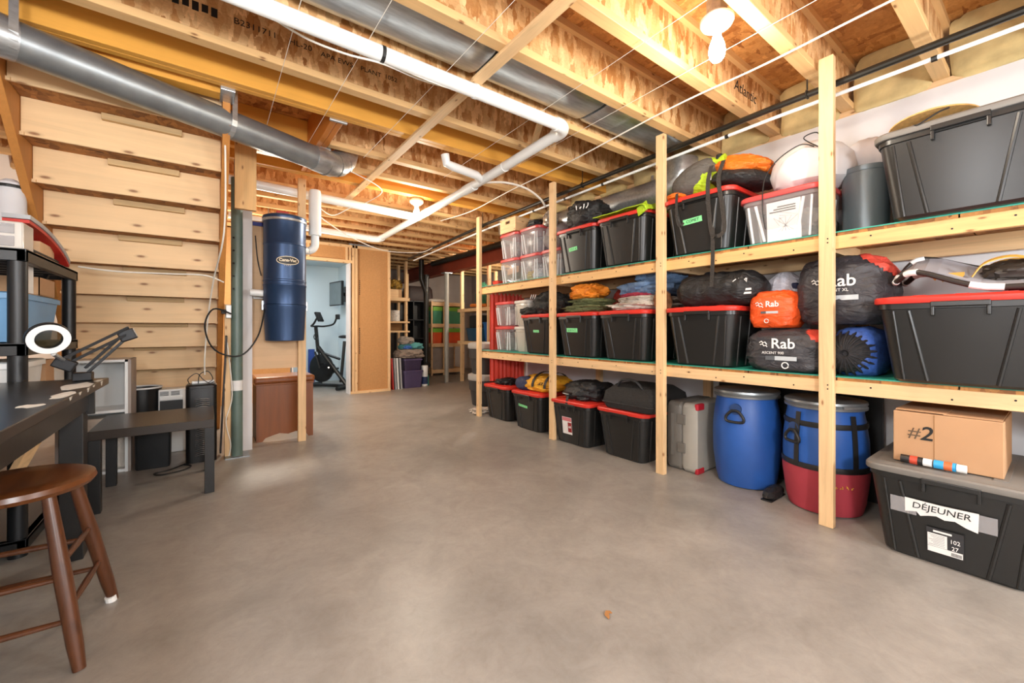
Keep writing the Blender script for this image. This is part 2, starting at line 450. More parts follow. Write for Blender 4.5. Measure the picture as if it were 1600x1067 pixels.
for x0, x1 in ((-.80, -.764), (.084, .122)):
    pp = [(2.95, ZJ), (2.95, Z0S + (Y0S - 2.95) * RI / RU - .075), (Y0S + (Z0S - .075) * RU / RI, 0), (5.4, 0), (5.4, .12), (3.3, ZJ)]
    obj('stringer', B().prism(pp, (x0, 0, 0), (0, 1, 0), (0, 0, 1), x1 - x0), STRG, st, bev=.002, seg=1)
# block nailed beside the stair and studs around it
struct('trim_block', B().box(.17, .30, 3.50, 3.54, 1.86, ZJ), PINEW['z'])
struct('trim_stair_stud', B().box(.125, .165, 3.93, 4.02, 0, 1.2), PINE['z'])

# ------------------------------------------------------------------ posts, drywall end, backing board
GRN = M('grey green paint', '#5d6f66', .4, 0, .08, 6)
t = thing('steel_column', 'grey-green adjustable steel column beside the staircase', 'column', (.204, 3.93, 0))
c = obj('tube', B().cyl((.204, 3.93, .008), (.204, 3.93, 2.2), .040, 20), GRN, t, smooth=True)
for z in (1.32, 1.42, 1.52, 1.62, 1.72): obj('pin_hole', B().cyl((.180, 3.888, z), (.182, 3.8935, z), .007, 10), BCABLE, c)
obj('base_plate', B().box(.124, .284, 3.85, 4.01, 0, .008), GALVD, t)
obj('head_screw', B().cyl((.204, 3.93, 2.2), (.204, 3.93, ZJ - .01), .02, 12), GALVD, t)
obj('paper_tag', B().tube([(.204, 3.93, .52), (.204, 3.93, .60)], .0412, 20), PAPER, c, smooth=True)
struct('wall_end', B().box(.245, .318, 4.06, 4.16, 0, ZJ), WHITEW)
pb = thing('backing_board', 'plywood backing board with stud behind the blue canister', 'board', (.5, 4.12, 0))
obj('plywood', B().box(.318, .73, 4.13, 4.148, .662, 1.93), PLYB, pb)
obj('stud', B().box(.668, .732, 4.09, 4.128, 0, ZJ), PINE['z'], pb, bev=.002)
obj('wall_box', B().box(.325, .40, 4.10, 4.13, 1.26, 1.34), PVC, pb, bev=.004)

# steel beam and far post
RUST = M('red oxide steel', '#8a3a24', .55, .2, .15, 4)
sb = thing('steel_beam', 'red oxide steel beam running under the far joists', 'beam', (3.75, 6.8, 2.08))
obj('web', B().box(3.745, 3.755, 4.3, YF, 2.09, 2.345), RUST, sb)
for z in (2.08, 2.343): obj('flange', B().box(3.67, 3.83, 4.3, YF, z, z + .012), RUST, sb)
t = thing('steel_post', 'pale grey round steel post under the red steel beam', 'column', (3.68, 7.02, 0))
obj('tube', B().cyl((3.68, 7.02, .006), (3.68, 7.02, 2.06), .042, 18), M('grey post paint', '#8f8d84', .45), t, smooth=True)
obj('cap_plate', B().box(3.60, 3.76, 6.94, 7.10, 2.06, 2.08), GALVD, t)
obj('base_plate', B().box(3.60, 3.76, 6.94, 7.10, 0, .006), GALVD, t)

# ------------------------------------------------------------------ lamps
GLOW = M('lit bulb glass', '#fff2dc', .3, emit=((1, .86, .62), 26))
PORC = M('white porcelain', '#ece8e0', .3)
def lamp(i, x, y, z, w, lc, label):
    t = thing('ceiling_lamp', label, 'lamp', (x, y, z), 'bare bulb ceiling lamps')
    if i in (2, 3):  # fill lights added behind the camera, modelled on tripods
        t['category'] = 'fill lamp'; t.name = 'fill_lamp'; t.location = (x, y, 0); del t['group']
        obj('pole', B().cyl((x, y, .3), (x, y, z + .3), .012, 10), METD, t); obj('arm', B().cyl((x, y, z + .3), (x, y, z + .145), .02, 10), METD, t)
        for k in range(3): obj('leg', B().cyl((x, y, .5), (x + .35 * math.cos(k * 2.094), y + .35 * math.sin(k * 2.094), 0), .010, 8), METD, t)
    else: obj('junction_box', B().cyl((x, y, z + .145), (x, y, ZS - .04), .045 if i in (0, 1, 5) else .008, 8), GALV, t)
    obj('lampholder', B().lathe([(.018, .062), (.026, .075), (.062, .098), (.070, .112), (.070, .125), (.045, .147), (.02, .149)], (x, y, z), 20), PORC, t, smooth=True)
    obj('bulb', B().lathe([(.004, -.062), (.02, -.057), (.031, -.042), (.035, -.018), (.031, .012), (.020, .042), (.015, .064), (.004, .066)], (x, y, z), 18), GLOW, t, smooth=True)
    ld = bpy.data.lights.new('bulb_light', 'POINT'); ld.energy = w; ld.color = lc; ld.shadow_soft_size = .06 if i in (0, 1, 5) else .16
    lo = bpy.data.objects.new('bulb_light', ld); col.objects.link(lo); lo.location = (x, y, z - (.08 if lo.data.shadow_soft_size < .1 else .22))
LL = ['bare bulb ceiling lamp between joists above the storage rack', 'bare bulb ceiling lamp where two white pipes meet',
      'added tripod fill lamp with bare globe standing on open floor', 'added tripod fill lamp with bare globe standing by the rack end',  # both added out of view to brighten the room
      'added bare bulb fill lamp over the workbench', 'added bare bulb fill lamp beside the red steel beam', 'added fill bulb hidden behind the plywood board']  # unseen bulbs added to lift the bench, far corner and passage
for i, (x, y, z, w, lc) in enumerate(BULBS): lamp(i, x, y, z, w, lc, LL[i])
# daylight panel lamp of the exercise room
t = thing('panel_lamp', 'flat white ceiling panel lamp in the exercise room', 'lamp', (.9, 7.5, 2.2))
obj('frame', B().box(.6, 1.2, 7.2, 7.8, 2.205, 2.22), PVC, t)
obj('diffuser', B().box(.62, 1.18, 7.22, 7.78, 2.198, 2.205), M('lit diffuser', '#ffffff', .5, emit=((.85, .93, 1), 18)), t)

# ------------------------------------------------------------------ pipes, ducts, cables on the ceiling
t = thing('drain_pipe', 'white plastic pipe running under the joists and turning at an elbow', 'pipe', (1.88, 3.0, 2.2))
ZP = ZJ - .019 - .037
pts = [(-1.29, 1.945, ZP + .01), (1.80, 1.925, ZP)] + arc((1.80, 2.005, ZP), .08, -math.pi / 2, 0, 5, (1, 0, 0), (0, 1, 0)) + [(1.87, 3.2, 2.245), (1.80, 5.24, 2.165)]
obj('run', B().tube(pts, .036, 16), PVC, t, smooth=True)
obj('elbow', B().tube([(1.78, 1.925, ZP)] + arc((1.80, 2.005, ZP), .08, -math.pi / 2, 0, 6, (1, 0, 0), (0, 1, 0)) + [(1.88, 2.05, ZP)], .043, 16), PVC, t, smooth=True)
obj('branch', B().tube([(1.874, 2.95, 2.258), (1.78, 2.88, 2.262), (1.56, 2.865, 2.275), (1.50, 2.862, 2.285), (1.485, 2.86, 2.35)], .033, 14), PVC, t, smooth=True)
obj('coupling', B().cyl((1.874, 3.06, 2.25), (1.868, 3.22, 2.244), .042, 16), PVC, t, smooth=True)
obj('far_elbow', B().tube([(1.805, 5.18, 2.167), (1.80, 5.27, 2.163), (1.73, 5.31, 2.163), (1.66, 5.31, 2.165)], .042, 14), PVC, t, smooth=True)
obj('tail', B().tube([(1.7, 5.31, 2.165), (.2, 5.31, 2.22)], .036, 14), PVC, t, smooth=True)
obj('tape_band', B().cyl((.665, 1.9316, ZP + .0035), (.682, 1.9315, ZP + .0035), .0372, 16), BCABLE, t)
for x, y, z in ((1.185, 1.9285, ZP + .002), (1.876, 2.62, 2.27), (1.845, 3.95, 2.216)):
    d = (1, 0, 0) if y < 2 else (0, 1, 0)
    o3 = Vector((x, y, z)); dv = Vector(d)
    obj('pipe_clip', B().cyl(o3 - dv * .009, o3 + dv * .009, .0395, 16), PVC, t)
t = thing('vent_pipe', 'thick white pipe under the joists behind the stair opening', 'pipe', (1.0, 4.2, 2.2))
obj('run', B().tube([(.0, 4.22, 2.275), (1.83, 4.2, 2.215)], .040, 16), PVC, t, smooth=True)
t = thing('exhaust_pipe', 'white muffler pipe with elbow beside the blue canister', 'pipe', (.79, 4.06, 1.8))
obj('muffler', B().lathe([(.02, .0), (.052, .005), (.054, .03), (.052, .05), (.052, .385), (.045, .412), (.02, .42)], (.80, 4.06, 1.845), 20), PVC, t, smooth=True)
obj('elbow', B().tube([(.80, 4.06, 1.86), (.80, 4.06, 1.79)] + arc((.73, 4.06, 1.775), .07, 0, -math.pi / 2, 6, (1, 0, 0), (0, 0, 1)) + [(.69, 4.02, 1.70)], .034, 14), PVC, t, smooth=True)

t = thing('gas_pipe', 'long black steel pipe hung along the rack front', 'pipe', (2.62, 3, 2.2))
gp = [(2.62, -1.8, 2.275), (2.62, 1.0, 2.273), (2.62, 4.06, 2.225), (2.62, 6.3, 2.135)]
obj('run', B().tube(gp, .017, 10), BLKP, t, smooth=True)
for y, z in ((.84, 2.2745), (2.5, 2.25), (4.1, 2.223)):
    obj('hanger', B().tube([(2.62, y, ZJ + .02)] + arc((2.62, y, z), .022, math.pi / 2, -1.5 * math.pi, 10, (1, 0, 0), (0, 0, 1)), .004, 6), BLKP, t)
t = thing('conduit', 'thin white conduit tied under the black steel pipe', 'pipe', (2.66, 3, 2.2))
cp = [(2.665, -1.8, 2.237), (2.665, 1.0, 2.235), (2.665, 4.06, 2.185), (2.665, 6.2, 2.10)]
obj('run', B().tube(cp, .010, 8), PVC, t, smooth=True)
for y in (.35, 1.28, 1.75, 2.3, 2.75, 3.2, 3.6): obj('tie', B().cyl((2.665, y, 2.2335 - max(0, y - 1) * .0163), (2.665, y + .02, 2.2335 - max(0, y - 1) * .0163), .0135, 8), BCABLE, t)

def ductring(t, p, d, r): obj('seam', B().tube([Vector(p) - Vector(d) * .012, Vector(p) + Vector(d) * .012], r, 24), GALVD, t, smooth=True)
t = thing('round_duct', 'round galvanised duct lying over the shelf rear against the wall', 'duct', (3.03, 3, 2.1))
obj('run', B().tube([(3.04, 1.95, 2.13), (3.04, 4.0, 2.13)], .12, 28), GALV, t, smooth=True)
obj('elbow', B().tube([(3.04, 2.05, 2.13), (3.04, 1.94, 2.135), (3.045, 1.86, 2.18), (3.05, 1.83, 2.25), (3.05, 1.83, 2.345)], [.124, .126, .124, .122, .12], 24), GALV, t, smooth=True)
obj('far_elbow', B().tube([(3.04, 3.96, 2.13), (3.0, 4.03, 2.15), (2.96, 4.05, 2.2), (2.95, 4.05, 2.32)], [.124, .126, .122, .12], 20), GALV, t, smooth=True)
obj('strap', B().ribbon([(3.165, 2.18, 2.1), (3.165, 2.18, 2.36)], .025, .002, (0, 1, 0)), GALV, t)
t = thing('panning_duct', 'flat galvanised duct set between two joists', 'duct', (1, 1.83, 2.45))
for x0, x1 in ((-1.9, .28), (.30, 1.18), (1.20, 2.0), (2.02, 2.9)):
    sec = [(math.copysign(abs(math.cos(a)) ** .45, math.cos(a)) * .15, math.copysign(abs(math.sin(a)) ** .6, math.sin(a)) * .085) for a in [2 * math.pi * k / 24 for k in range(24)]]
    obj('section', B().rings([[(x, 1.825 + a * f, 2.475 + b_ * f) for a, b_ in sec] for x, f in ((x0, .9), (x0 + .02, 1), (x1 - .02, 1), (x1, .9))]), GALV, t, smooth=True)
t = thing('branch_duct', 'round galvanised duct crossing in front of the staircase top', 'duct', (0, 2.98, 2.24))
pa, pb_ = Vector((-.70, 2.685, 2.243)), Vector((.66, 3.262, 2.243)); dd = (pb_ - pa).normalized()
obj('run', B().tube([pa, pb_], .084, 28), GALVD, t, smooth=True)
obj('elbow', B().tube([pb_ - dd * .04, pb_ + dd * .03, (.76, 3.325, 2.252), (.83, 3.38, 2.285), (.89, 3.43, 2.35), (.915, 3.455, 2.42), (.92, 3.46, 2.55)], [.087, .091, .092, .092, .091, .09, .088], 24), GALV, t, smooth=True)
for q, w in ((( .72, 3.30, 2.245), dd), ((.80, 3.355, 2.27), (dd + Vector((0, 0, .35))).normalized()), ((.865, 3.41, 2.32), (dd + Vector((0, 0, .9))).normalized())): ductring(t, q, w * .4, .0945)
obj('rear_elbow', B().tube([pa + dd * .05, pa - dd * .03, pa - dd * .09 + Vector((.0, -.02, .01)), pa - dd * .13 + Vector((0, -.10, .02)), pa - dd * .15 + Vector((0, -.32, .03))], [.087, .09, .09, .089, .087], 24), GALV, t, smooth=True)
for p, hgt in ((pa + dd * .03, .2), (pa + dd * .88, .2)):
    q = p; n2 = Vector((-dd.y, dd.x, 0))
    obj('strap', B().ribbon([q - n2 * .088 + Vector((0, 0, hgt - .02))] + [q + (n2 * math.cos(a) + Vector((0, 0, 1)) * math.sin(a)) * .087 for a in [math.pi + math.pi * k / 8 for k in range(9)]] + [q + n2 * .088 + Vector((0, 0, hgt - .02))], .028, .002, dd), GALV, t)

def cable(name, pts, r, mat, label, n=6):
    p = spline(pts, n); return solo(name, B().tube(p, r, 6), mat, label, 'cable', pts[0], smooth=True)
cable('white_cable', [(2.25, -.9, 2.345), (2.25, .35, 2.345), (2.265, .9, 2.338), (2.27, 1.45, 2.345), (2.33, 2.4, 2.335), (2.37, 3.2, 2.345), (2.40, 4.0, 2.33), (2.33, 4.6, 2.34)], .005, WCABLE, 'thick white cable stapled under the joists along the rack')
for i, (x0, x1) in enumerate(((1.98, 2.08), (1.62, 1.70), (1.02, 1.0), (.62, .60), (.30, .33))):
    solo('ceiling_string', B().tube(spline([(x0, -.6, 2.35), (x0 * .6 + x1 * .4, 1.5, 2.342), (x1, 3.3, 2.35)], 4), .0014, 5), WCABLE,
         ['thin white string pulled under the joists nearest the rack', 'thin white string under the joists passing by the lit bulb', 'thin white string under the joists left of the strapping board',
          'thin white string crossing the long white pipe by its black band', 'thin white string crossing the round duct at the stair'][i], 'string', (x0, -.6, 2.35))
cable('pipe_cable', [(.1, 1.98, 2.34), (.34, 2.02, 2.30), (.52, 1.99, 2.275), (.68, 1.95, 2.27), (.9, 1.99, 2.29), (1.12, 2.02, 2.33)], .005, WCABLE, 'white cable sagging beside the long white pipe')
cable('looped_cable', [(.82, 4.12, 2.15), (1.0, 4.3, 2.12), (1.15, 4.22, 2.2), (1.3, 4.15, 2.27), (1.32, 3.8, 2.3), (.95, 3.5, 2.3)], .005, WCABLE, 'white cable looping from the muffler pipe to the joists')
cable('vacuum_cable', [(.84, 4.3, 2.12), (1.3, 4.9, 2.08), (1.9, 5.4, 2.05), (2.5, 5.6, 2.12), (2.6, 5.4, 2.165)], .006, WCABLE, 'white cable sagging across the far joists')
cable('flex_cable', [(1.90, 3.0, 2.26), (2.1, 2.93, 2.285), (2.31, 2.9, 2.27), (2.5, 2.93, 2.225), (2.60, 2.96, 2.17)], .010, WCABLE, 'bent white flexible conduit reaching from the pipe to the shelf')
cable('riser_cable', [(.09, 3.02, 2.3), (.10, 3.05, 2.05), (.095, 3.1, 1.6), (.05, 3.5, 1.35), (.02, 3.75, 1.1), (-.0, 3.85, .8), (.0, 3.9, .66)], .005, WCABLE, 'white cord hanging down beside the staircase stringer')
cable('stair_cable', [(-.62, 3.6, 1.385), (-.45, 3.6, 1.37), (-.2, 3.6, 1.375), (0, 3.6, 1.38), (.11, 3.62, 1.34)], .005, WCABLE, 'white cord strung across the plywood risers')
cable('extension_cable', [(.16, 3.78, 1.12), (.05, 3.72, 1.15), (-.0, 3.7, 1.02), (.06, 3.74, .85), (.22, 3.8, .80), (.34, 3.84, .95), (.40, 3.93, 1.2)], .006, BCABLE, 'black power cord looping to the blue canister')
cable('thin_wire', [(.345, 4.12, 1.80), (.36, 4.11, 1.6), (.385, 4.1, 1.46)], .004, BCABLE, 'thin dark wire on the plywood board')
cable('hanging_cable', [(.14, 3.9, .9), (.17, 3.86, .5), (.13, 3.84, .3), (.16, 3.86, .12), (.15, 3.88, .02)], .004, WCABLE, 'pale cord hanging to the floor beside the green column')

# ------------------------------------------------------------------ storage rack
ZU, ZL = 1.497, .765
rk = thing('storage_rack', 'long pine storage rack with two shelves against the white wall', 'rack', (2.85, 1.8, 0))
YE0, YE1 = -1.0, 4.09
for y, zt in ((-.95, 2.35), (.73, 2.385), (1.684, 2.352), (2.80, 2.34), (4.06, 2.30)):
    obj('post', B().box(2.528, 2.566, y - .031, y + .031, 0, zt), PINE['z'], rk, bev=.002, seg=1)
    obj('post', B().box(3.158, 3.196, y - .031, y + .031, 0, ZU - .025), PINE['z'], rk)
for z in (ZU, ZL):
    zt = z - .022
    obj('front_beam', B().box(2.567, 2.605, YE0, YE1, zt - .066, zt), PINEW['y'] if z == ZU else PINE['y'], rk, bev=.002, seg=1)
    obj('rear_beam', B().box(3.12, 3.157, YE0, YE1, zt - .089, zt), PINE['y'], rk, bev=.002, seg=1)
    for y in (-.9, .75, 1.66, 2.82, 4.02): obj('cross_piece', B().box(2.606, 3.119, y - .019, y + .019, zt - .066, zt), PINE['x'], rk)
    n = 12; w = (YE1 - YE0) / n
    for i in range(n): obj('deck_board', B().box(2.57, 3.19, YE0 + i * w + .003, YE0 + (i + 1) * w - .003, zt, zt + .016), OSBT, rk)
    obj('liner', B().box(2.5645, 3.19, YE0, YE1, zt + .016, z - .0005), TEAL, rk)
for z0n in (ZL, ZU):
    for k in range(17):
        yn = .12 + k * .24 + .07 * math.sin(k * 5); obj('nail', B().cyl((2.5655, yn, z0n - .045 - .02 * (k % 2)), (2.567, yn, z0n - .045 - .02 * (k % 2)), .004, 8), METD, rk)
for z in (.72, 1.46):
    for y in (.73, 1.684, 2.80):
        for dz in (.0, -.02): obj('nail', B().cyl((2.5265, y - .008, z + dz), (2.528, y - .008, z + dz), .0035, 8), METD, rk)

def rr(L, W, r, n=5):
    out = []
    for cx, cy, a0 in ((L / 2 - r, W / 2 - r, 0), (-L / 2 + r, W / 2 - r, math.pi / 2), (-L / 2 + r, -W / 2 + r, math.pi), (L / 2 - r, -W / 2 + r, 1.5 * math.pi)):
        for k in range(n + 1):
            a = a0 + math.pi / 2 * k / n; out.append((cx + math.cos(a) * r, cy + math.sin(a) * r))
    return out
def tote(name, label, cat, L, W, H, body, lid, group, kl=.86, kw=.80, handles=True, ribmat=None):
    t = thing(name, label, cat, (0, 0, 0), group)
    b = B(); rings = []
    for f, z in ((.96, 0), (1.0, .012), (1, H - .06)):
        u = z / (H - .06); l = L * (kl + (.965 - kl) * u) * f; w = W * (kw + (.955 - kw) * u) * f
        rings.append([(x, y, z) for x, y in rr(l, w, .055)])
    for l, z in ((.985, H - .058), (.985, H - .03)): rings.append([(x, y, z) for x, y in rr(L * l, W * .975, .055)])
    b.rings(rings)
    ribs = []
    def face(u): return -L * (kl + (.965 - kl) * u) / 2, W * (kw + (.955 - kw) * u) / 2
    x0, w0 = face(.03); x1, w1 = face(.98); zt = (H - .06) * .98
    for s in (-1, 1):
        for f0, f1, wd in ((.46, .60, .013), (.80, .80, .010)):
            ribs.append(B() if ribmat else b); ribs[-1].tube([(x0 + .001, s * w0 * f0, .012), (x1 + .001, s * w1 * f1, zt)], wd * .62, 8)
        for xx in (-.34, -.12, .2):
            ribs.append(B() if ribmat else b); ribs[-1].tube([(L * kl * xx, s * (w0 - .001), .012), (L * .96 * xx, s * (w1 - .001), zt)], .0075, 8)
    obj('body', b, body, t, smooth=True)
    if ribmat:
        for rb in ribs: obj('rib', rb, ribmat, t, smooth=True)
    if handles:
        for s in (-1, 1):
            xh = s * (L * .985 / 2)
            h = B()
            h.box(min(xh, xh + s * .018), max(xh, xh + s * .018), -.085, .085, H - .052, H - .03)
            for yy in (-.085, .073): h.box(min(xh, xh + s * .014), max(xh, xh + s * .014), yy, yy + .012, H - .09, H - .05)
            obj('handle', h, body, t, bev=.003)
    lb = B(); rg = []
    for e, z, r in ((.010, H - .034, .06), (.014, H - .030, .06), (.014, H - .012, .06), (.004, H - .005, .06), (-.05, H - .005, .05), (-.065, H, .05)):
        rg.append([(x, y, z) for x, y in rr(L + e, W + e, r)])
    lb.rings(rg)
    for k in (-1, 0, 1): lb.box(-L / 2 + .07, L / 2 - .07, k * W * .24 - .02, k * W * .24 + .02, H - .001, H + .004)
    obj('lid', lb, lid, t, smooth=True)
    return t
def place(t, x, y, z, label=None, rz=0):
    t.location = (x, y, z); t.rotation_euler.z = R(rz)
    if label: t['label'] = label
    return t
def tape(t, x, y, z, w, h, rot=0, s='', slant=.098, mat=TAPE):
    bpy.context.view_layer.update()
    o = obj('tape_label', B().box(-.0006, 0, -w / 2, w / 2, -h / 2, h / 2), mat, None)
    o.parent = t; o.location = (x, y, z); o.rotation_euler = (R(rot), -slant, 0)
    if s:
        if s == '~':
            rg = random.Random(int(w * 1000)); 
            for g in range(4):
                x0 = -w * .36 + w * .2 * g
                q = obj('lettering', B().tube([(-.001, -(x0 + w * .12 * rg.random()), h * .6 * (rg.random() - .5)) for _ in range(4)], .0012, 5), INK); q.parent = o
        else:
            tx = text('lettering', s, INK, None, (-.0008, 0, 0), (0, -1, 0), (0, 0, 1), h * .72, shear=.15); tx.parent = o
    return o
tL, tW, tH = .61, .47, .385
G1 = 'black storage totes with red lids'
proto = tote('storage_tote', '', 'tote', tL, tW, tH, TOTEB, LIDR, G1)
spots = [
    (2.885, 3.80, 0, 'black tote with red lid on the floor under a dark pouch'),
    (2.85, 3.215, 0, 'black red-lidded tote on the floor under the yellow and navy duffel'),
    (2.83, 2.585, 0, 'black red-lidded tote on the floor with a product label, under a black backpack'),
    (2.86, 2.06, 0, 'black red-lidded tote on the floor under a flat black bag'),
    (2.835, 1.415, ZL, 'black red-lidded tote on the lower shelf under the long black duffel'),
    (2.835, 2.025, ZL, 'black red-lidded tote on the lower shelf under folded jeans'),
    (2.835, 2.515, ZL, 'black red-lidded tote on the lower shelf under orange and olive clothes'),
    (2.845, 3.05, ZL, 'black red-lidded tote on the lower shelf under a dark jacket'),
    (2.84, 1.43, ZU, 'black red-lidded tote on the upper shelf with dark straps hanging over it'),
    (2.83, 2.03, ZU, 'black red-lidded tote on the upper shelf under a lime green cloth'),
    (2.84, 2.52, ZU, 'black red-lidded tote on the upper shelf under a black printed bag'),
]
totes = []
for i, (x, y, z, lb) in enumerate(spots):
    o = proto if i == 0 else copy_tree(proto)
    totes.append(place(o, x, y, z, lb))
def fx(L, kl, H, z): return -L * (kl + (.965 - kl) * z / (H - .06)) / 2
FX = -tL * .455
tape(totes[8], fx(tL, .86, tH, .215) - .002, .03, .215, .13, .036, -3, 'COMET')
tape(totes[10], fx(tL, .86, tH, .2) - .002, .03, .20, .10, .032, -4, '~')
tape(totes[7], fx(tL, .86, tH, .22) - .002, .0, .22, .085, .024, 1, '~')
tape(totes[6], fx(tL, .86, tH, .23) - .002, .04, .23, .13, .036, 1, '~')
tape(totes[1], fx(tL, .86, tH, .235) - .002, .05, .235, .15, .024, 4, '~')
st3 = tape(totes[2], fx(tL, .86, tH, .16) - .003, .03, .16, .115, .15, 0, '', .098, PAPER)
o = obj('label_panel', B().box(-.0012, -.0006, -.055, -.01, -.055, .03), M('label red', '#8a1f24', .6)); o.parent = st3
o = obj('label_panel', B().box(-.0012, -.0006, -.055, .055, .04, .072), M('label grey red', '#c9747a', .6)); o.parent = st3
tx = text('lettering', '68', WINK, None, (-.0016, -.033, -.01), (0, -1, 0), (0, 0, 1), .03); tx.parent = st3

bL, bW, bH = .70, .545, .40
big1 = place(tote('storage_tote', '', 'tote', bL, bW, bH, TOTEB, LIDG, 'large black totes with grey lids', .88, .80), 2.835, .262, ZU, 'large black tote with grey lid on the upper shelf beside the round grey bin')
big2 = place(tote('storage_tote', '', 'tote', bL, bW, .385, TOTEB, LIDR, G1, .88, .80), 2.835, .262, ZL, 'large black red-lidded tote on the lower shelf carrying snowshoes')
big3 = copy_tree(big1); place(big3, 2.80, .285, 0, 'large black tote with grey lid on the floor labelled DÉJEUNER')
FB = -bL * .4615
sg = B(); sg.prism([(-.18, -.045), (-.12, -.03), (-.10, -.055), (-.06, -.04), (-.02, -.03), (.02, -.045), (.07, -.035), (.12, -.06), (.175, -.075), (.18, .055), (.0, .05), (-.18, .055)], (0, 0, 0), (0, -1, 0), (0, 0, 1), .0012)
sg = obj('paper_sign', sg, PAPER); sg.parent = big3; sg.scale = (1, .6, .62); sg.location = (fx(bL, .88, bH, .235) - .0095, .03, .235); sg.rotation_euler = (0, -.0875, 0)
tx = text('lettering', 'DÉJEUNER', INK, None, (-.0015, .0, .012), (0, -1, 0), (0, 0, 1), .060, shear=.12, sx=1.05); tx.parent = sg
for yy in (.19, -.19): 
    tpz = obj('clear_tape', B().box(-.0006, 0, yy - .07, yy + .07, -.06, .05), CLEAR); tpz.parent = sg
pl = obj('product_label', B().box(-.001, 0, -.08, .08, -.085, .05), M('label dark', '#2c2c2e', .5)); pl.parent = big3; pl.scale = (1, .68, .78); pl.location = (fx(bL, .88, bH, .125) - .0095, .018, .125); pl.rotation_euler = (0, -.0875, 0)
w1 = obj('label_panel', B().box(-.002, -.001, -.01, .075, -.05, .02), PAPER); w1.parent = pl
w2 = obj('label_panel', B().box(-.002, -.001, -.075, .075, -.082, -.052), PAPER); w2.parent = pl
for k in range(9):
    ln = obj('barcode', B().box(-.0028, -.002, -.07 + k * .005, -.0675 + k * .005, -.078, -.06), INK); ln.parent = pl
for k in range(7):
    ln = obj('fine_print', B().box(-.0028, -.002, .0, .07 - .01 * (k % 3), .012 - k * .009, .0135 - k * .009), M('grey print', '#6f6f70', .7)); ln.parent = pl
for s, z, sz in (('102', -.002, .03), ('27', -.038, .03)):
    tx = text('lettering', s, WINK, None, (-.0015, -.043, z), (0, -1, 0), (0, 0, 1), sz); tx.parent = pl
ln = obj('fine_print', B().box(-.0028, -.002, -.03, .05, .03, .04), PAPER); ln.parent = pl

# clear boxes with red lids
G2 = 'clear plastic boxes with red lids'
cb = tote('clear_box', '', 'box', .40, .33, .272, CLEAR, M('red clear lid', '#cc4a48', .35), G2, .88, .84, False, clearplastic('clear edge', '#efeeee', .75))
cspots = [(2.83, 3.61, ZU, 'lower clear red-lidded box under the wooden crate stack'), (2.83, 3.255, ZU, 'clear red-lidded box on the upper shelf holding a white bag'),
          (2.83, 3.61, ZU + .274, 'clear red-lidded box carrying the wooden crate'), (2.83, 3.255, ZU + .274, 'clear red-lidded box atop the one holding a white bag'),
          (2.83, 2.915, ZU, 'clear red-lidded box under the clear plastic bag'),
          (2.845, 3.735, ZL, 'clear red-lidded box on the lower shelf by the red panel, bottom of its stack'), (2.845, 3.735, ZL + .274, 'clear red-lidded box on the lower shelf by the red panel, top of its stack')]
for i, (x, y, z, lb) in enumerate(cspots):
    o = cb if i == 0 else copy_tree(cb); place(o, x, y, z, lb)
cw = tote('frosted_box', '', 'box', .40, .25, .272, CLEARW, M('pale lid', '#cfc9c2', .4), 'frosted plastic boxes', .88, .84, False)
place(cw, 2.855, 3.425, ZL, 'frosted plastic box on the lower shelf beside clear boxes, bottom of its pair')
c2 = copy_tree(cw); place(c2, 2.855, 3.425, ZL + .274, 'frosted plastic box on the lower shelf beside clear boxes, top of its pair')
cb2 = place(tote('clear_box', '', 'box', .60, .42, .285, CLEAR, M('red clear lid', '#cc4a48', .35), G2, .88, .84, False, MATS['clear edge']), 2.87, .965, ZU, 'wide clear red-lidded box with a paper instruction sheet under the white bag')
ps = obj('paper_sheet', B().box(0, .0008, -.085, .085, -.11, .11), PAPER); ps.parent = cb2; ps.location = (-.275, -.02, .115); ps.rotation_euler = (0, -.06, 0)
for k in range(3):
    ln = obj('lettering', B().box(-.0008, 0, -.06, .03 + .02 * k, .075 - k * .013, .082 - k * .013), INK); ln.parent = ps
for k in range(5):
    ln = obj('drawing', B().tube([(-.001, -.05 + .02 * k, -.06), (-.001, .05 - .03 * k, .02), (-.001, .02, -.03 + .02 * k)], .0008, 4), M('grey print', '#6f6f70', .7)); ln.parent = ps
# things inside the clear boxes
solo('folded_card', B().bar((2.74, 3.60, ZU + .09), (2.76, 3.62, ZU + .16), .15, .13, (1, .4, .3)), CARD, 'folded cardboard piece inside a clear box', 'cardboard', (2.75, 3.61, ZU + .02))
WCL = M('white nylon', '#d9d8da', .65, 0, .06, 5, 22, .35)
solo('plastic_bag', B().blob((2.78, 3.19, ZU + .075), (.10, .09, .06), 3, .25), WCL, 'crumpled white bag inside a clear box', 'bag', (2.78, 3.19, ZU + .015), smooth=True)
solo('yellow_cloth', B().blob((2.80, 3.33, ZU + .07), (.10, .05, .055), 5, .25), M('pale yellow cloth', '#cdb65a', .8), 'pale yellow cloth inside a clear box', 'cloth', (2.8, 3.33, ZU + .015), smooth=True)
for i, (y, z, c) in enumerate(((2.93, ZU, '#8f8f92'), (3.61, ZU + .274, '#8a8580'), (3.255, ZU + .274, '#77787b'), (3.735, ZL, '#6b6259'), (3.735, ZL + .274, '#a59a96'), (.94, ZU, '#8b8683'))):
    solo('stored_cloth', B().blob((2.86, y, z + .115), (.13 if y > 1 else .22, .12 if y > 1 else .15, .10), 30 + i, .14), M('cloth %d' % i, c, .85, 0, .2, 9, 18, .4),
         ['grey cloth inside the clear box under a plastic bag', 'taupe cloth inside the clear box below the crate', 'slate cloth inside an upper clear box', 'brown cloth inside a low clear box by the red panel',
          'pinkish grey cloth inside the clear box by the red panel', 'grey clothing inside the wide clear box'][i], 'cloth', (2.86, y, z + .015), smooth=True)
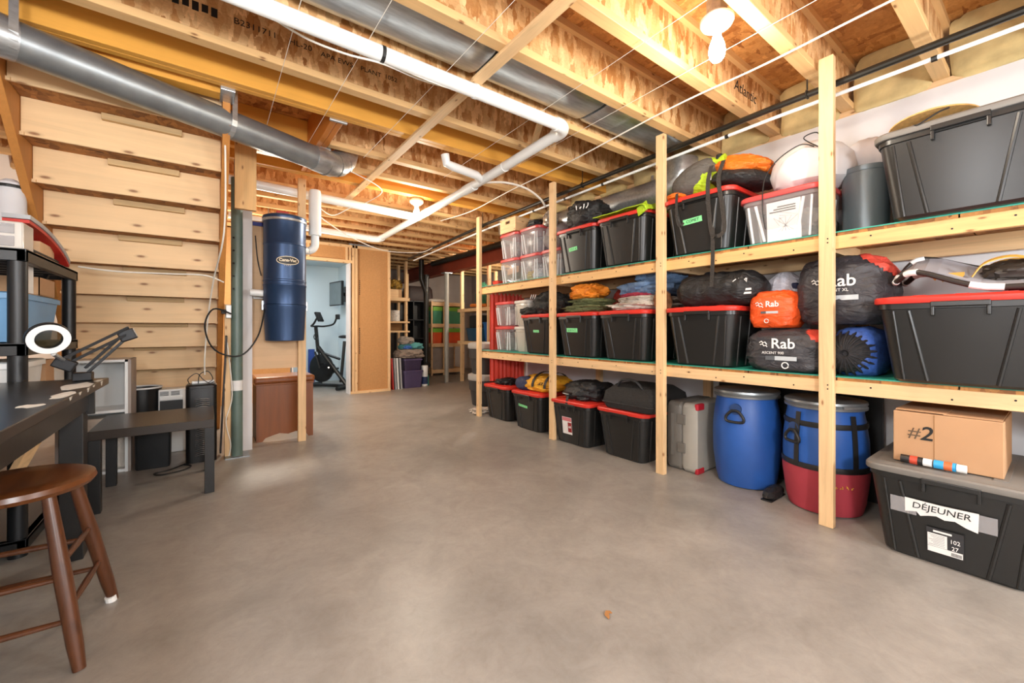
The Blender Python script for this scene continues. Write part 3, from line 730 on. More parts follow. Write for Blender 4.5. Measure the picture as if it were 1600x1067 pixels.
t = thing('wooden_crate', 'small wooden crate with slot handle on stacked clear boxes', 'crate', (2.83, 3.60, ZU + .55))
zb = ZU + .552
b = B()
for x0, x1, z0, z1 in ((0, .10, 0, .15), (.18, .28, 0, .15), (.10, .18, 0, .09), (.10, .18, .12, .15)): b.box(2.62, 2.632, 3.46 + x0, 3.46 + x1, zb + z0, zb + z1)
obj('end_panel', b, PINE['y'], t); obj('end_panel', B().box(2.89, 2.902, 3.46, 3.74, zb, zb + .15), PINE['y'], t)
for y in (3.46, 3.728): obj('side_panel', B().box(2.632, 2.89, y, y + .012, zb, zb + .15), PINE['x'], t)
obj('bottom', B().box(2.632, 2.89, 3.472, 3.728, zb, zb + .01), PINE['x'], t)
solo('plastic_bag', B().blob((2.76, 2.92, ZU + .40), (.13, .145, .125), 12, .12, 2.5, .2, 3), CLEAR, 'clear plastic bag of things on a clear box beside the rack post', 'bag', (2.76, 2.92, ZU + .275), smooth=True)

# red plastic panel at the rack end
REDP = M('red plastic sheet', '#e2442f', .5, 0, .08, 6)
b = B(); n = 28
ring0 = [(2.66 + .5 * i / n, 4.0 + .006 * math.sin(i * 1.9), 0) for i in range(n + 1)]
loop = ring0 + [(x, y + .006, z) for x, y, z in reversed(ring0)]
b.rings([[(x, y, .40) for x, y, _ in loop], [(x, y, 1.43) for x, y, _ in loop]])
solo('red_sheet', b, REDP, 'red ribbed plastic sheet standing at the end of the rack', 'sheet', (2.9, 4.0, .40))
solo('red_bin', B().rings([[(2.78 + x, 3.94 + y, z) for x, y in rr(l, l * .55, .02)] for l, z in ((.18, ZU), (.2, ZU + .06), (.21, ZU + .065))]), REDP, 'small red bin on the upper shelf end', 'bin', (2.78, 3.94, ZU))

# ------------------------------------------------------------------ soft goods and gear on the rack
def fab(name, c, rough=.75, var=.12, bs=13, bst=.75): return M(name, c, rough, 0, var, 5, bs, bst, (1, 1, 1.8), bd=.02)
BLKF = fab('black nylon', '#1e1e1f', .55); CHAR = fab('charcoal nylon', '#37363a', .5); ORG = fab('orange nylon', '#e0701c', .55)
LIME = fab('lime cloth', '#a9c822', .7); OLIV = fab('olive cloth', '#6b7048', .8); RORG = fab('bright orange nylon', '#ef5a22', .45)
DEN = fab('denim', '#6d88ab', .85, .18, 60); OFFW = fab('off white cloth', '#cfc6ba', .85); REDF = fab('dark red cloth', '#8e2a20', .7)
NAVY = fab('navy cloth', '#2a3150', .7); YEL = fab('yellow nylon', '#dd9f22', .6); BLUM = M('blue mesh', '#34549c', .6, 0, .3, 60, 90, .6)
zt = ZU + tH
# upper shelf
t = thing('shoe_bag', 'grey and lime shoe bag on the upper tote with dark straps', 'bag', (2.66, 1.5, zt))
b = B().blob((0, 0, 0), (.10, .165, .095), 4, .05, 2, .1, 2.4); b.xf(Matrix.Translation((2.66, 1.495, zt + .13)) @ Matrix.Rotation(R(-22), 4, 'X'))
obj('body', b, fab('grey mesh cloth', '#57534e', .8), t, smooth=True)
b = B().blob((0, 0, 0), (.104, .11, .098), 5, .05, 2, .1, 2.2); b.xf(Matrix.Translation((2.675, 1.445, zt + .118)) @ Matrix.Rotation(R(-24), 4, 'X'))
obj('trim', b, LIME, t, smooth=True)
obj('neck', B().tube([(2.655, 1.385, zt + .20), (2.64, 1.33, zt + .20), (2.64, 1.285, zt + .205)], [.045, .018, .028], 10), LIME, t, smooth=True)
obj('cord_lock', B().blob((2.64, 1.325, zt + .22), (.02, .02, .022), 2, .05, 2, 0, 3, 10, 8), BLKF, t)
t = thing('dry_bag', 'orange and black roll-top bag on the upper tote next to the shoe bag', 'bag', (2.78, 1.26, zt))
b = B().blob((0, 0, 0), (.17, .17, .07), 8, .14, 2, .1, 2.1, fold=4); b.xf(Matrix.Translation((2.76, 1.225, zt + .145)) @ Matrix.Rotation(R(14), 4, 'X'))
obj('top', b, ORG, t, smooth=True)
b = B().blob((0, 0, 0), (.18, .165, .055), 9, .10, 2, .1, 2.6); b.xf(Matrix.Translation((2.74, 1.23, zt + .065)) @ Matrix.Rotation(R(12), 4, 'X'))
obj('bottom', b, BLKF, t, smooth=True)
obj('patch', B().box(2.553, 2.556, 1.335, 1.355, zt + .06, zt + .10), PAPER, t)
solo('orange_pouch', B().blob((2.63, 1.60, zt + .03), (.085, .06, .028), 10, .15, 2, .3, 2.6), ORG, 'flat orange pouch beneath the grey and lime shoe bag', 'pouch', (2.63, 1.60, zt), smooth=True)
xs = 2.518
def strap(name, label, pts, w=.026): return solo(name, B().ribbon(spline(pts, 6), w, .002, (0, 1, 0)), fab('strap webbing', '#3a3632', .7, .1, 90), label, 'strap', pts[0], smooth=True)
strap('webbing_strap', 'long dark webbing strap hanging in a loop over the tote front', [(2.56, 1.335, zt + .15), (2.515, 1.335, zt + .03), (xs, 1.33, zt - .15), (xs, 1.31, zt - .29), (xs - .006, 1.27, zt - .31), (xs, 1.235, zt - .27), (xs, 1.25, zt - .12), (xs, 1.27, zt + .04), (2.56, 1.26, zt + .16)])
strap('webbing_strap', 'dark webbing strap end hanging below the upper shelf edge', [(xs - .003, 1.305, zt - .25), (xs - .002, 1.305, zt - .42), (2.512, 1.305, zt - .50), (2.512, 1.31, zt - .62)], .024)
strap('buckle_strap', 'short dark strap with white buckle hanging left of the green tape', [(2.54, 1.56, zt + .03), (xs - .002, 1.55, zt - .06), (xs, 1.545, zt - .16), (xs - .003, 1.52, zt - .20), (xs, 1.50, zt - .18)], .018)
solo('laundry_bag', B().lathe([(.02, 0), (.12, .005), (.185, .05), (.205, .12), (.19, .19), (.15, .245), (.08, .285), (.02, .295)], (2.83, .885, ZU + .287), 48, lambda a, z: 1 + .03 * math.sin(a * 9 + z * 20) * (z / .3) + .05 * noise.noise(Vector((math.cos(a) * 2, math.sin(a) * 2, z * 9)))), WCL, 'plump white drawstring laundry bag on the wide clear box', 'bag', (2.83, .885, ZU + .287), smooth=True)
solo('drawstring', B().tube(spline([(2.66, .82, ZU + .50), (2.63, .88, ZU + .52), (2.60, .98, ZU + .46), (2.565, 1.03, ZU + .36), (2.548, 1.035, ZU + .2), (2.55, 1.02, ZU + .07)], 6), .003, 6), BCABLE, 'thin black drawstring hanging from the white laundry bag', 'cord', (2.66, .82, ZU + .5))
solo('drawstring_loop', B().tube(spline([(2.65, .80, ZU + .49), (2.63, .86, ZU + .55), (2.63, .80, ZU + .56), (2.64, .77, ZU + .50)], 6), .003, 6), BCABLE, 'thin black drawstring loop on the white laundry bag', 'cord', (2.65, .8, ZU + .49))
solo('linen_bag', B().blob((2.97, .66, ZU + .47), (.11, .10, .10), 15, .08, 2, .2, 2.4), WCL, 'pale blue-white bag resting on the round grey bin', 'bag', (2.97, .66, ZU + .37), smooth=True)
t = thing('round_bin', 'tall round blue-grey bin on the upper shelf between totes', 'bin', (2.85, .645, ZU))
obj('body', B().lathe([(.09, 0), (.095, .004), (.102, .335), (.102, .34)], (2.85, .645, ZU), 32), M('blue grey metal', '#6c767b', .4, .4, .05), t, smooth=True)
obj('lid', B().lathe([(.104, .335), (.106, .34), (.106, .362), (.02, .368)], (2.85, .645, ZU), 32), M('blue grey metal', '#6c767b', .4, .4, .05), t, smooth=True)
t = thing('straw_hat', 'woven straw hat lying on the grey tote lid', 'hat', (2.72, .34, ZU + bH))
WIC = M('woven straw', '#d3a765', .8, 0, .2, 60, 110, .8)
b = B().lathe([(.02, .0), (.15, .004), (.15, .010), (.085, .022), (.075, .05), (.03, .062), (.002, .064)], (0, 0, 0), 30); b.xf(Matrix.Translation((2.64, .36, ZU + bH + .022)) @ Matrix.Rotation(R(7), 4, 'Y'))
obj('brim_and_crown', b, WIC, t, smooth=True)
solo('bungee_hook', B().tube(spline([(2.49, .40, ZU + bH - .004), (2.475, .385, ZU + bH - .01), (2.475, .36, ZU + bH), (2.478, .32, ZU + bH + .02), (2.478, .29, ZU + bH + .025)], 6), .004, 6), BCABLE, 'black bungee hook on the grey tote lid edge', 'hook', (2.49, .4, ZU + bH))
t = thing('lime_cloth', 'lime green cloth draped over the upper tote lid', 'cloth', (2.75, 2.02, zt))
b = B(); n, m = 26, 22; V = []
for i in range(n + 1):
    for j in range(m + 1):
        y = 1.775 + .50 * i / n; x = 2.50 + .50 * j / m
        hgt = .012 + .05 * math.exp(-((x - 2.78) / .16) ** 2) * (1 - .5 * i / n) + .008 * noise.noise(Vector((x * 9, y * 12, 2)))
        z = zt + hgt + .004
        if x < 2.522: z -= .008
        if y < 1.80: z -= (1.80 - y) * 1.8
        V.append((x, y, z))
b.add(V, [(i * (m + 1) + j, (i + 1) * (m + 1) + j, (i + 1) * (m + 1) + j + 1, i * (m + 1) + j + 1) for i in range(n) for j in range(m)])
o = obj('drape', b, LIME, t, smooth=True); md = o.modifiers.new('thick', 'SOLIDIFY'); md.thickness = .006; md.offset = 1
obj('corner_flap', B().bar((2.505, 1.80, zt - .045), (2.525, 1.83, zt + .02), .09, .006, (1, 0, 0)), LIME, t)
t = thing('printed_bag', 'black soft bag with white lettering on the upper tote', 'bag', (2.76, 2.5, zt))
obj('body', B().blob((2.70, 2.50, zt + .12), (.155, .19, .12), 21, .20, 2.4, .2, 2.4, 44, 28, 4), BLKF, t, smooth=True)
scribble(t, 'lettering', (2.535, 2.42, zt + .15), (.25, -1, 0), (.2, -.1, 1), .13, .05, WINK, 3, 12, .004)
solo('dark_pouch', B().blob((2.78, 3.30, ZU + .60), (.09, .09, .05), 23, .2), BLKF, 'dark pouch atop the upper clear boxes', 'pouch', (2.78, 3.30, ZU + .55), smooth=True)
solo('foil_bag', B().blob((2.74, 3.04, ZU + .60), (.07, .06, .08), 24, .2), M('clear foil', '#b9b5ad', .2, .6, .2), 'crinkled silvery bag on the upper clear boxes', 'bag', (2.74, 3.04, ZU + .55), smooth=True)

# lower shelf
zl = ZL + tH
t = thing('duffel_bag', 'long black duffel bag lying on the lower shelf tote', 'bag', (2.72, 1.36, zl))
b = B(); rings = []
for i in range(33):
    u = i / 32; y = 1.635 - .555 * u; e = min(1, (min(u, 1 - u) * 6 + .15)) ** .5
    ring = []
    for k in range(28):
        a = 2 * math.pi * k / 28; nz = 1 + .10 * noise.noise(Vector((math.cos(a) * 2, math.sin(a) * 2, u * 9))) + .03 * math.sin(u * 40 + a * 2)
        r0 = .115 * e * nz * (1 + .12 * math.sin(u * 3))
        ring.append((2.72 + 1.3 * r0 * math.cos(a), y, max(zl + .002, zl + .105 + r0 * .95 * math.sin(a))))
    rings.append(ring)
obj('body', b.rings(rings), BLKF, t, smooth=True)
obj('webbing', B().ribbon(spline([(2.60, 1.42, zl + .05), (2.59, 1.42, zl + .13), (2.66, 1.42, zl + .222), (2.75, 1.42, zl + .235)], 4), .025, .004, (0, 1, 0)), BLKF, t)
scribble(t, 'lettering', (2.572, 1.165, zl + .145), (.1, -1, 0), (.1, 0, 1), .09, .035, WINK, 4, 9, .003)
for k in range(2): obj('fine_print', B().box(2.583, 2.586, 1.11, 1.19, zl + .085 - k * .022, zl + .097 - k * .022), WINK, t)
GP = fab('pale grey nylon', '#d2d2da', .6)
t = thing('stuff_sack', 'pale grey drawstring sack behind the orange sack', 'bag', (2.96, 1.08, zl - .1), 'drawstring sacks')
obj('body', B().lathe([(.02, 0), (.10, .005), (.13, .08), (.12, .30), (.09, .42), (.04, .47), (.02, .475)], (2.92, 1.055, ZL + .12), 40, lambda a, z: 1 + .05 * math.sin(a * 14) * max(0, z - .2) / .25 + .05 * noise.noise(Vector((math.cos(a) * 2, math.sin(a) * 2, z * 7)))), GP, t, smooth=True)
obj('toggle', B().blob((2.86, .98, ZL + .50), (.02, .02, .02), 2, .05, 2, 0, 3, 10, 8), NAVY, t)
def sack(name, label, c, s, mat, seed, flap, flapmat, txt, tsize, tz, fine=True, front=None):
    t = thing(name, label, 'bag', (c[0], c[1], c[2] - s[2]), 'drawstring sacks')
    b = B().blob(c, s, seed, .055, 2.2, .25, 3.4, 56, 34, 5, (.2, 1))
    obj('body', b, mat, t, smooth=True)
    xf_ = front if front else c[0] - s[0] * 1.03
    text('lettering', txt, WINK, t, (xf_, c[1] - .02, c[2] + tz), (0, -1, 0), (0, 0, 1), tsize, bold=.001)
    yl = c[1] - .004 + tsize * .95
    obj('emblem', B().tube([(xf_, yl + .028, c[2] + tz + .006), (xf_, yl + .018, c[2] + tz + .014), (xf_, yl + .010, c[2] + tz + .004), (xf_, yl, c[2] + tz + .010), (xf_, yl - .010, c[2] + tz - .004)], .003, 5), WINK, t)
    obj('emblem', B().tube([(xf_, yl + .024, c[2] + tz - .006), (xf_, yl + .012, c[2] + tz - .001), (xf_, yl + .006, c[2] + tz - .012), (xf_, yl - .006, c[2] + tz - .010), (xf_, yl - .012, c[2] + tz - .018)], .003, 5), WINK, t)
    if fine:
        obj('size_strip', B().box(xf_ - .001, xf_, c[1] - tsize * 1.1, c[1] + tsize * .25, c[2] + tz - tsize * 1.15, c[2] + tz - tsize * .86), M('pale print', '#b9c0c4', .6), t)
        obj('size_strip', B().box(xf_ - .001, xf_, c[1] + tsize * .27, c[1] + tsize * .85, c[2] + tz - tsize * 1.15, c[2] + tz - tsize * .86), M('dark print', '#55585c', .6), t)
    if flap:
        keep = [f for f in b.f if len(f) == 4 and flap(*[sum(b.v[i][k] for i in f) / 4 - c[k] for k in (1, 2)])]
        fb = B(); fb.add([Vector(c) + (Vector(v) - Vector(c)) * 1.012 for v in b.v], keep)
        obj('flap', fb, flapmat, t, smooth=True)
    return t
SALM = fab('red nylon', '#d14a3a', .55)
t = sack('sleeping_bag_sack', 'dark grey sack printed Rab on the shelf liner under the orange sack', (2.72, .945, ZL + .126), (.185, .21, .126), CHAR, 41, lambda y, z: z > .03 and -y > .10 and -y * .9 + z > .19, SALM, 'Rab', .078, .03)
text('lettering', 'ASCENT 900', WINK, t, (2.529, .975, ZL + .106), (0, -1, 0), (0, 0, 1), .020)
obj('round_mark', B().tube(arc((2.532, .915, ZL + .04), .016, 0, 6.0, 16, (0, -1, 0), (0, 0, 1)), .003, 5), WINK, t)
t = sack('sleeping_bag_sack', 'small bright orange sack printed Rab on the grey sack', (2.72, 1.02, ZL + .245 + .115), (.13, .125, .115), RORG, 44, None, None, 'Rab', .046, .02)
obj('round_mark', B().tube(arc((2.588, 1.03, ZL + .285), .011, 0, 6.0, 16, (0, -1, 0), (0, 0, 1)), .0022, 5), WINK, t)
t = sack('sleeping_bag_sack', 'large dark grey sack printed Rab resting on the blue mesh sack', (2.80, .712, ZL + .262 + .192), (.185, .205, .192), CHAR, 47, lambda y, z: z > .05 and -y > .03 and -y * .9 + z > .23, SALM, 'Rab', .085, .03)
text('lettering', 'ASCENT XL', WINK, t, (2.608, .715, ZL + .438), (0, -1, 0), (0, 0, 1), .022)
t = thing('mesh_sack', 'blue mesh sack with gathered black end on the shelf liner', 'bag', (2.78, .62, ZL), 'drawstring sacks')
obj('body', B().blob((2.79, .645, ZL + .132), (.20, .105, .132), 50, .06, 2, .2, 3), BLUM, t, smooth=True)
b = B().lathe([(.010, .012), (.02, -.004), (.04, .0), (.07, .014), (.092, .035), (.10, .06)], (0, 0, 0), 48)
b.xf(Matrix.Translation((2.568, .665, ZL + .115)) @ Matrix.Rotation(R(90), 4, 'Y'))
obj('gathered_end', b, fab('black mesh', '#1b1a1d', .7), t, smooth=True)
for k in range(22):
    a = k * .2856; pr = [(.018, -.003), (.045, .001), (.072, .014), (.10, .042), (.112, .065)]
    obj('pleat', B().tube([(2.568 + z, .665 + math.cos(a + r * 1.5) * r, ZL + .115 + math.sin(a + r * 1.5) * r) for r, z in pr], [.002, .004, .006, .007, .004], 6), fab('black mesh', '#1b1a1d', .7), t, smooth=True)
def pile(name, label, cat, mat, layers, org):
    t = thing(name, label, cat, org)
    for i, (c, s, sd) in enumerate(layers): obj('fold', B().blob(c, s, sd, .20, 1.9, .3, 2.7, 48, 24, 2.2, (.5, .5)), mat, t, smooth=True)
    return t
pile('folded_jeans', 'folded light blue jeans heaped on the lower shelf tote', 'jeans', DEN, [((2.80, 1.94, zl + .165), (.20, .20, .06), 61), ((2.84, 1.88, zl + .245), (.17, .15, .055), 62)], (2.8, 1.92, zl + .1))
pile('folded_blanket', 'off white folded blanket under the jeans', 'blanket', OFFW, [((2.77, 2.0, zl + .035), (.22, .225, .035), 63), ((2.78, 1.95, zl + .085), (.20, .20, .03), 64)], (2.78, 2.0, zl))
solo('red_scarf', B().blob((2.69, 1.96, zl + .115), (.12, .13, .022), 65, .2), fab('crimson cloth', '#a02c44', .8), 'crimson cloth peeking out beneath the jeans', 'cloth', (2.69, 1.96, zl + .09), smooth=True)
solo('baseball_cap', B().lathe([(.09, 0), (.10, .01), (.085, .07), (.05, .115), (.005, .13)], (2.93, 2.30, zl + .09), 24), REDF, 'dark red cap between the olive clothes and jeans', 'hat', (2.93, 2.3, zl + .09), smooth=True)
solo('red_shirt', B().blob((2.90, 2.27, zl + .05), (.12, .075, .05), 66, .2), REDF, 'dark red shirt under the red cap', 'shirt', (2.9, 2.27, zl), smooth=True)
pile('olive_clothes', 'folded olive green clothes on the lower shelf tote', 'clothes', OLIV, [((2.76, 2.51, zl + .035), (.235, .225, .035), 67), ((2.77, 2.48, zl + .09), (.21, .18, .035), 68)], (2.76, 2.5, zl))
solo('orange_jacket', B().blob((2.75, 2.54, zl + .19), (.135, .17, .068), 69, .20, 2.2, .3, 2.6, 48, 30, 3), fab('orange cloth', '#e5851c', .7), 'crumpled orange jacket on the olive clothes', 'jacket', (2.74, 2.54, zl + .12), smooth=True)
t = thing('dark_jacket', 'dark charcoal jacket heaped on the lower shelf tote', 'jacket', (2.72, 3.08, zl))
obj('body', B().blob((2.77, 3.04, zl + .115), (.17, .19, .115), 71, .20, 2.2, .3, 2.3, 50, 30, 3), fab('dark cotton', '#2a2926', .8), t, smooth=True)
obj('sleeve', B().blob((2.66, 3.22, zl + .04), (.12, .10, .04), 72, .2), fab('dark cotton', '#2a2926', .8), t, smooth=True)
for k in range(3): obj('print_mark', B().bar((2.545 + .01 * k, 3.12 - .02 * k, zl + .15), (2.55 + .01 * k, 3.105 - .02 * k, zl + .19), .008, .003), WINK, t)
solo('striped_scarf', B().blob((2.66, 1.745, zl + .07), (.09, .03, .07), 75, .2), M('striped wool', '#8a5a3a', .9, 0, .6, 30), 'striped brown wool tucked beside the rack post', 'scarf', (2.66, 1.745, zl), smooth=True)
# snowshoes
zsn = ZL + .385
SNB = M('snowshoe black rubber', '#2b2622', .45); SNW = M('snowshoe grey decking', '#8f8e93', .5); SNG = M('gold strap', '#c79b45', .5)
def snowshoe(x, dz, label):
    t = thing('snowshoe', label, 'snowshoe', (x - .10, .3, zsn), 'pair of snowshoes')
    path = [(x - .09, -.05), (x - .10, .2), (x - .085, .40), (x - .04, .475), (x, .49), (x + .04, .475), (x + .085, .40), (x + .10, .2), (x + .09, -.05)]
    def zz(y): return zsn + .018 + dz + max(0, y - .20) * .52 - max(0, y - .36) * .55 - max(0, y - .44) * 1.4
    p3 = spline([(a, b_, zz(b_)) for a, b_ in path], 5)
    fr = obj('frame', B().tube(p3, .012, 10), SNB, t, smooth=True)
    for i in (4, 10, 16, 22, 28): obj('clip', B().tube(p3[i:i + 3], .0145, 10), PVC, fr, smooth=True)
    d = B(); 
    V = []; Fc = []
    for j in range(13):
        y = -.03 + .49 * j / 12; hw = .088 if y < .36 else .088 * max(.25, 1 - (y - .36) / .14)
        V += [(x - hw, y, zz(y) - .004), (x + hw, y, zz(y) - .004), (x - hw, y, zz(y) + .002), (x + hw, y, zz(y) + .002)]
        if j: o = 4 * j; Fc += [(o - 4, o - 3, o + 1, o), (o - 2, o + 2, o + 3, o - 1), (o - 4, o, o + 2, o - 2), (o - 3, o - 1, o + 3, o + 1)]
    obj('deck', d.add(V, Fc), SNW, t)
    teeth = [(0, 0), (.01, .02), (.02, .004), (.03, .022), (.04, .004), (.05, .022), (.06, .004), (.07, .022), (.08, .004), (.09, .02), (.10, 0)]
    obj('crampon', B().prism([(a, -b_) for a, b_ in teeth] + [(.10, .012), (0, .012)], (x - .06, .36, zz(.3) - .006), (0, -1, 0), (0, 0, 1), .003), SNG, t)
    obj('binding', B().blob((x, .12, zsn + .05 + dz), (.05, .09, .035), 80, .2), SNB, t, smooth=True)
    obj('strap', B().ribbon(spline([(x - .06, .24, zsn + .05 + dz), (x - .03, .20, zsn + .10 + dz), (x, .12, zsn + .105 + dz), (x - .03, .03, zsn + .06 + dz), (x - .06, -.04, zsn + .03 + dz)], 5), .022, .004, (1, 0, 0)), SNG, t)
    t.rotation_euler.y = R(-26)
snowshoe(2.70, .012, 'snowshoe lying in front on the red tote lid, gold strap'); snowshoe(2.90, .02, 'snowshoe lying behind its pair against the wall')
solo('navy_bag', B().blob((2.80, .05, zsn + .085), (.12, .10, .085), 83, .14), fab('deep navy nylon', '#262a44', .6), 'deep navy bag behind the snowshoe tails', 'bag', (2.8, .05, zsn), smooth=True)

# floor level
zf = tH
solo('strap_pouch', B().blob((2.76, 3.78, zf + .035), (.13, .12, .035), 90, .25, 3), BLKF, 'dark pouch of straps on the floor tote by the red sheet', 'pouch', (2.76, 3.78, zf), smooth=True)
t = thing('duffel_bag', 'yellow and navy duffel bag slumped on a floor tote', 'bag', (2.75, 3.2, zf))
obj('body', B().blob((2.80, 3.16, zf + .085), (.20, .26, .085), 91, .14, 2, .3, 2.6, 48, 28, 3), YEL, t, smooth=True)
obj('end_panel', B().blob((2.68, 3.33, zf + .07), (.11, .11, .07), 92, .14, 2, .3, 2.4), NAVY, t, smooth=True)
for y in (3.2, 3.02):
    obj('webbing', B().ribbon([(2.80 + .215 * math.cos(a), y + .06 * math.cos(a), zf + .06 + .125 * math.sin(a)) for a in [math.pi * (1.02 - k / 12) for k in range(13)]], .03, .005, (0, 1, 0)), BLKF, t)
scribble(t, 'lettering', (2.60, 3.05, zf + .09), (.0, -1, .1), (.5, 0, 1), .12, .04, INK, 5, 12, .003)
t = thing('backpack', 'small black backpack lying on a floor tote', 'backpack', (2.74, 2.55, zf))
obj('body', B().blob((2.76, 2.54, zf + .085), (.20, .20, .085), 93, .16, 2.4, .3, 2.6, 48, 28, 4), BLKF, t, smooth=True)
obj('pocket', B().blob((2.68, 2.44, zf + .125), (.10, .09, .05), 94, .12), BLKF, t, smooth=True)
obj('strap', B().ribbon(spline([(2.58, 2.62, zf + .04), (2.54, 2.60, zf + .03), (2.515, 2.59, zf - .04), (2.52, 2.585, zf - .10)], 4), .025, .004, (0, 1, 0)), BLKF, t)
obj('reflector', B().bar((2.562, 2.68, zf + .05), (2.56, 2.61, zf + .048), .012, .003), WINK, t)
t = thing('travel_bag', 'flat black travel bag with handle on a floor tote', 'bag', (2.78, 2.0, zf))
b = B()
b.rings([[(2.79 + x, 1.99 + y, z) for x, y in rr(l, w, .05)] for l, w, z in ((.46, .44, zf + .004), (.50, .48, zf + .05), (.46, .46, zf + .13), (.30, .36, zf + .185), (.2, .28, zf + .19))])
o = obj('body', b, fab('black canvas', '#242322', .7, .1, 60), t, smooth=True, angle=60)
obj('handle', B().tube(spline([(2.62, 2.12, zf + .16), (2.60, 2.06, zf + .225), (2.60, 1.94, zf + .225), (2.62, 1.88, zf + .16)], 5), .010, 8), BLKF, t, smooth=True)
obj('piping', B().tube([(2.79 + x * 1.0, 1.99 + y, zf + .05) for x, y in rr(.504, .484, .05)], .006, 6, True), BLKF, t)

# hard case
CASE, CASEL = M('dark taupe plastic', '#6a665f', .5, 0, .05), M('light taupe plastic', '#a39f95', .5, 0, .05)
t = thing('hard_case', 'grey plastic hard case standing upright beside the blue barrel', 'case', (2.92, 1.62, 0))
def rbox(x0, x1, y0, y1, z0, z1, r=.035):
    return B().rings([[(x, y0 if i == 0 else y, z) for x, z in [((x0 + x1) / 2 + a, (z0 + z1) / 2 + b_) for a, b_ in rr(x1 - x0 - e, z1 - z0 - e, r)]] for i, (y, e) in enumerate(((y0, .02), (y0 + .015, 0), (y1 - .015, 0), (y1, .02)))])
obj('half_shell', rbox(2.71, 3.15, 1.632, 1.745, .0, .485), CASE, t, smooth=True)
obj('half_shell', rbox(2.71, 3.15, 1.515, 1.628, .0, .485), CASEL, t, smooth=True)
for z in (.13, .33): obj('latch', B().box(2.700, 2.712, 1.60, 1.66, z, z + .07), CASE, t, bev=.004)
obj('groove', B().box(2.703, 2.711, 1.69, 1.715, .10, .40), CASE, t, bev=.004)
for z0, z1 in ((.44, .486), (.0, .04)): obj('corner_guard', B().box(2.712, 2.80, 1.508, 1.535, z0, z1), M('red rubber', '#b3202e', .5), t, bev=.008)
# barrels
BLU = M('blue barrel plastic', '#27559f', .42, 0, .16, 4, 60, .1); SLING = M('red sling fabric', '#a3343f', .75, 0, .1, 6, 40, .3)
prof = [(.150, 0), (.166, .008), (.178, .06), (.195, .20), (.199, .31), (.196, .40), (.184, .50), (.176, .545), (.176, .57), (.15, .575)]
def barrel(x, y, label):
    t = thing('storage_barrel', label, 'barrel', (x, y, 0), 'blue plastic barrels')
    obj('body', B().lathe(prof, (x, y, 0), 40), BLU, t, smooth=True)
    obj('clamp_ring', B().lathe([(.180, .565), (.190, .568), (.192, .58), (.186, .588), (.192, .596), (.190, .608), (.180, .612)], (x, y, 0), 40), GALVD, t, smooth=True)
    obj('lid', B().lathe([(.18, .57), (.182, .604), (.17, .61), (.15, .598), (.02, .594)], (x, y, 0), 36), M('dark lid plastic', '#2c2c2a', .4), t, smooth=True)
    d = Vector((-x, -y, 0)).normalized(); return t, d
def barrel_handle(t, c, ang, rad=.186, z=.47, s=1.0):
    o = Vector((c[0], c[1], z)); n = Vector((math.cos(ang), math.sin(ang), 0)); u = Vector((-math.sin(ang), math.cos(ang), 0)); zz = Vector((0, 0, 1))
    p = o + n * rad
    h = B(); h.cyl(p - n * .006 + zz * .03, p + n * .010 + zz * .03, .034, 16)
    hd = obj('handle_mount', h, M('dark blue plastic', '#24406f', .5), t, smooth=True)
    pts = [p + n * .02 + u * a * .052 * s + zz * b_ * s for a, b_ in ((-.35, .02), (-.9, -.012), (-1, -.035), (-.7, -.048), (.7, -.048), (1, -.035), (.9, -.012), (.35, .02))]
    obj('handle', B().tube(spline(pts + [pts[0]], 4), .0085, 8), BCABLE, t, smooth=True)
b1c = (2.865, 1.262); t, d = barrel(*b1c, 'blue plastic barrel with steel ring lid beside the hard case')
barrel_handle(t, b1c, math.atan2(d.y, d.x) - R(18))
b2c = (2.825, .822); t, d = barrel(*b2c, 'blue plastic barrel in a red sling harness behind the rack post')
barrel_handle(t, b2c, math.atan2(d.y, d.x) - R(45), .186, .42, .9)
obj('sling', B().lathe([(.153, .001), (.170, .008), (.183, .06), (.200, .20), (.2025, .255), (.198, .256)], (*b2c, 0), 40), SLING, t, smooth=True)
for z, r in ((.258, .2045), (.485, .192)): obj('harness_strap', B().lathe([(r, z - .014), (r + .002, z), (r, z + .014), (r - .008, z + .014), (r - .008, z - .014)], (*b2c, 0), 40, closedprof=True), BCABLE, t, smooth=True)
for a0 in (-38, 40, 130, 220):
    a = math.atan2(d.y, d.x) + R(a0); n = Vector((math.cos(a), math.sin(a), 0)); u = Vector((-n.y, n.x, 0)); c0 = Vector((*b2c, 0))
    obj('harness_strap', B().ribbon([c0 + n * rr_ + Vector((0, 0, z)) for rr_, z in ((.204, .25), (.203, .32), (.200, .40), (.194, .48), (.186, .545))], .026, .004, u), BCABLE, t)
a = math.atan2(d.y, d.x) + R(24)
aw = a
def wrp(x, y, z): 
    th = aw + x / .2; rad = .1995 + z
    return Vector((b2c[0] + math.cos(th) * rad, b2c[1] + math.sin(th) * rad, .175 + y))
for g in range(4): obj('lettering', B().tube([wrp(.045 - .024 * g - .016 * random.random(), .02 * (random.random() - .5), .003) for _ in range(5)], .002, 5), M('gold print', '#d9a23c', .6), t)
obj('lever', B().tube([Vector((*b2c, .588)) + Vector((math.cos(a + k * .12), math.sin(a + k * .12), 0)) * .195 for k in range(7)], .008, 8), GALV, t, smooth=True)
solo('flat_board', B().box(3.10, 3.125, .625, 1.56, 0, .635), M('black board', '#131313', .45), 'black flat panel leaning on the wall behind the barrels', 'panel', (3.11, 1.1, 0))
t = thing('shoe', 'small black shoe on the floor between the barrels', 'shoe', (2.70, 1.05, 0))
obj('upper', B().blob((2.72, 1.045, .035), (.10, .035, .033), 95, .1, 2, .3), BLKF, t, smooth=True)
obj('sole', B().box(2.62, 2.82, 1.015, 1.075, 0, .008), BCABLE, t, bev=.003)
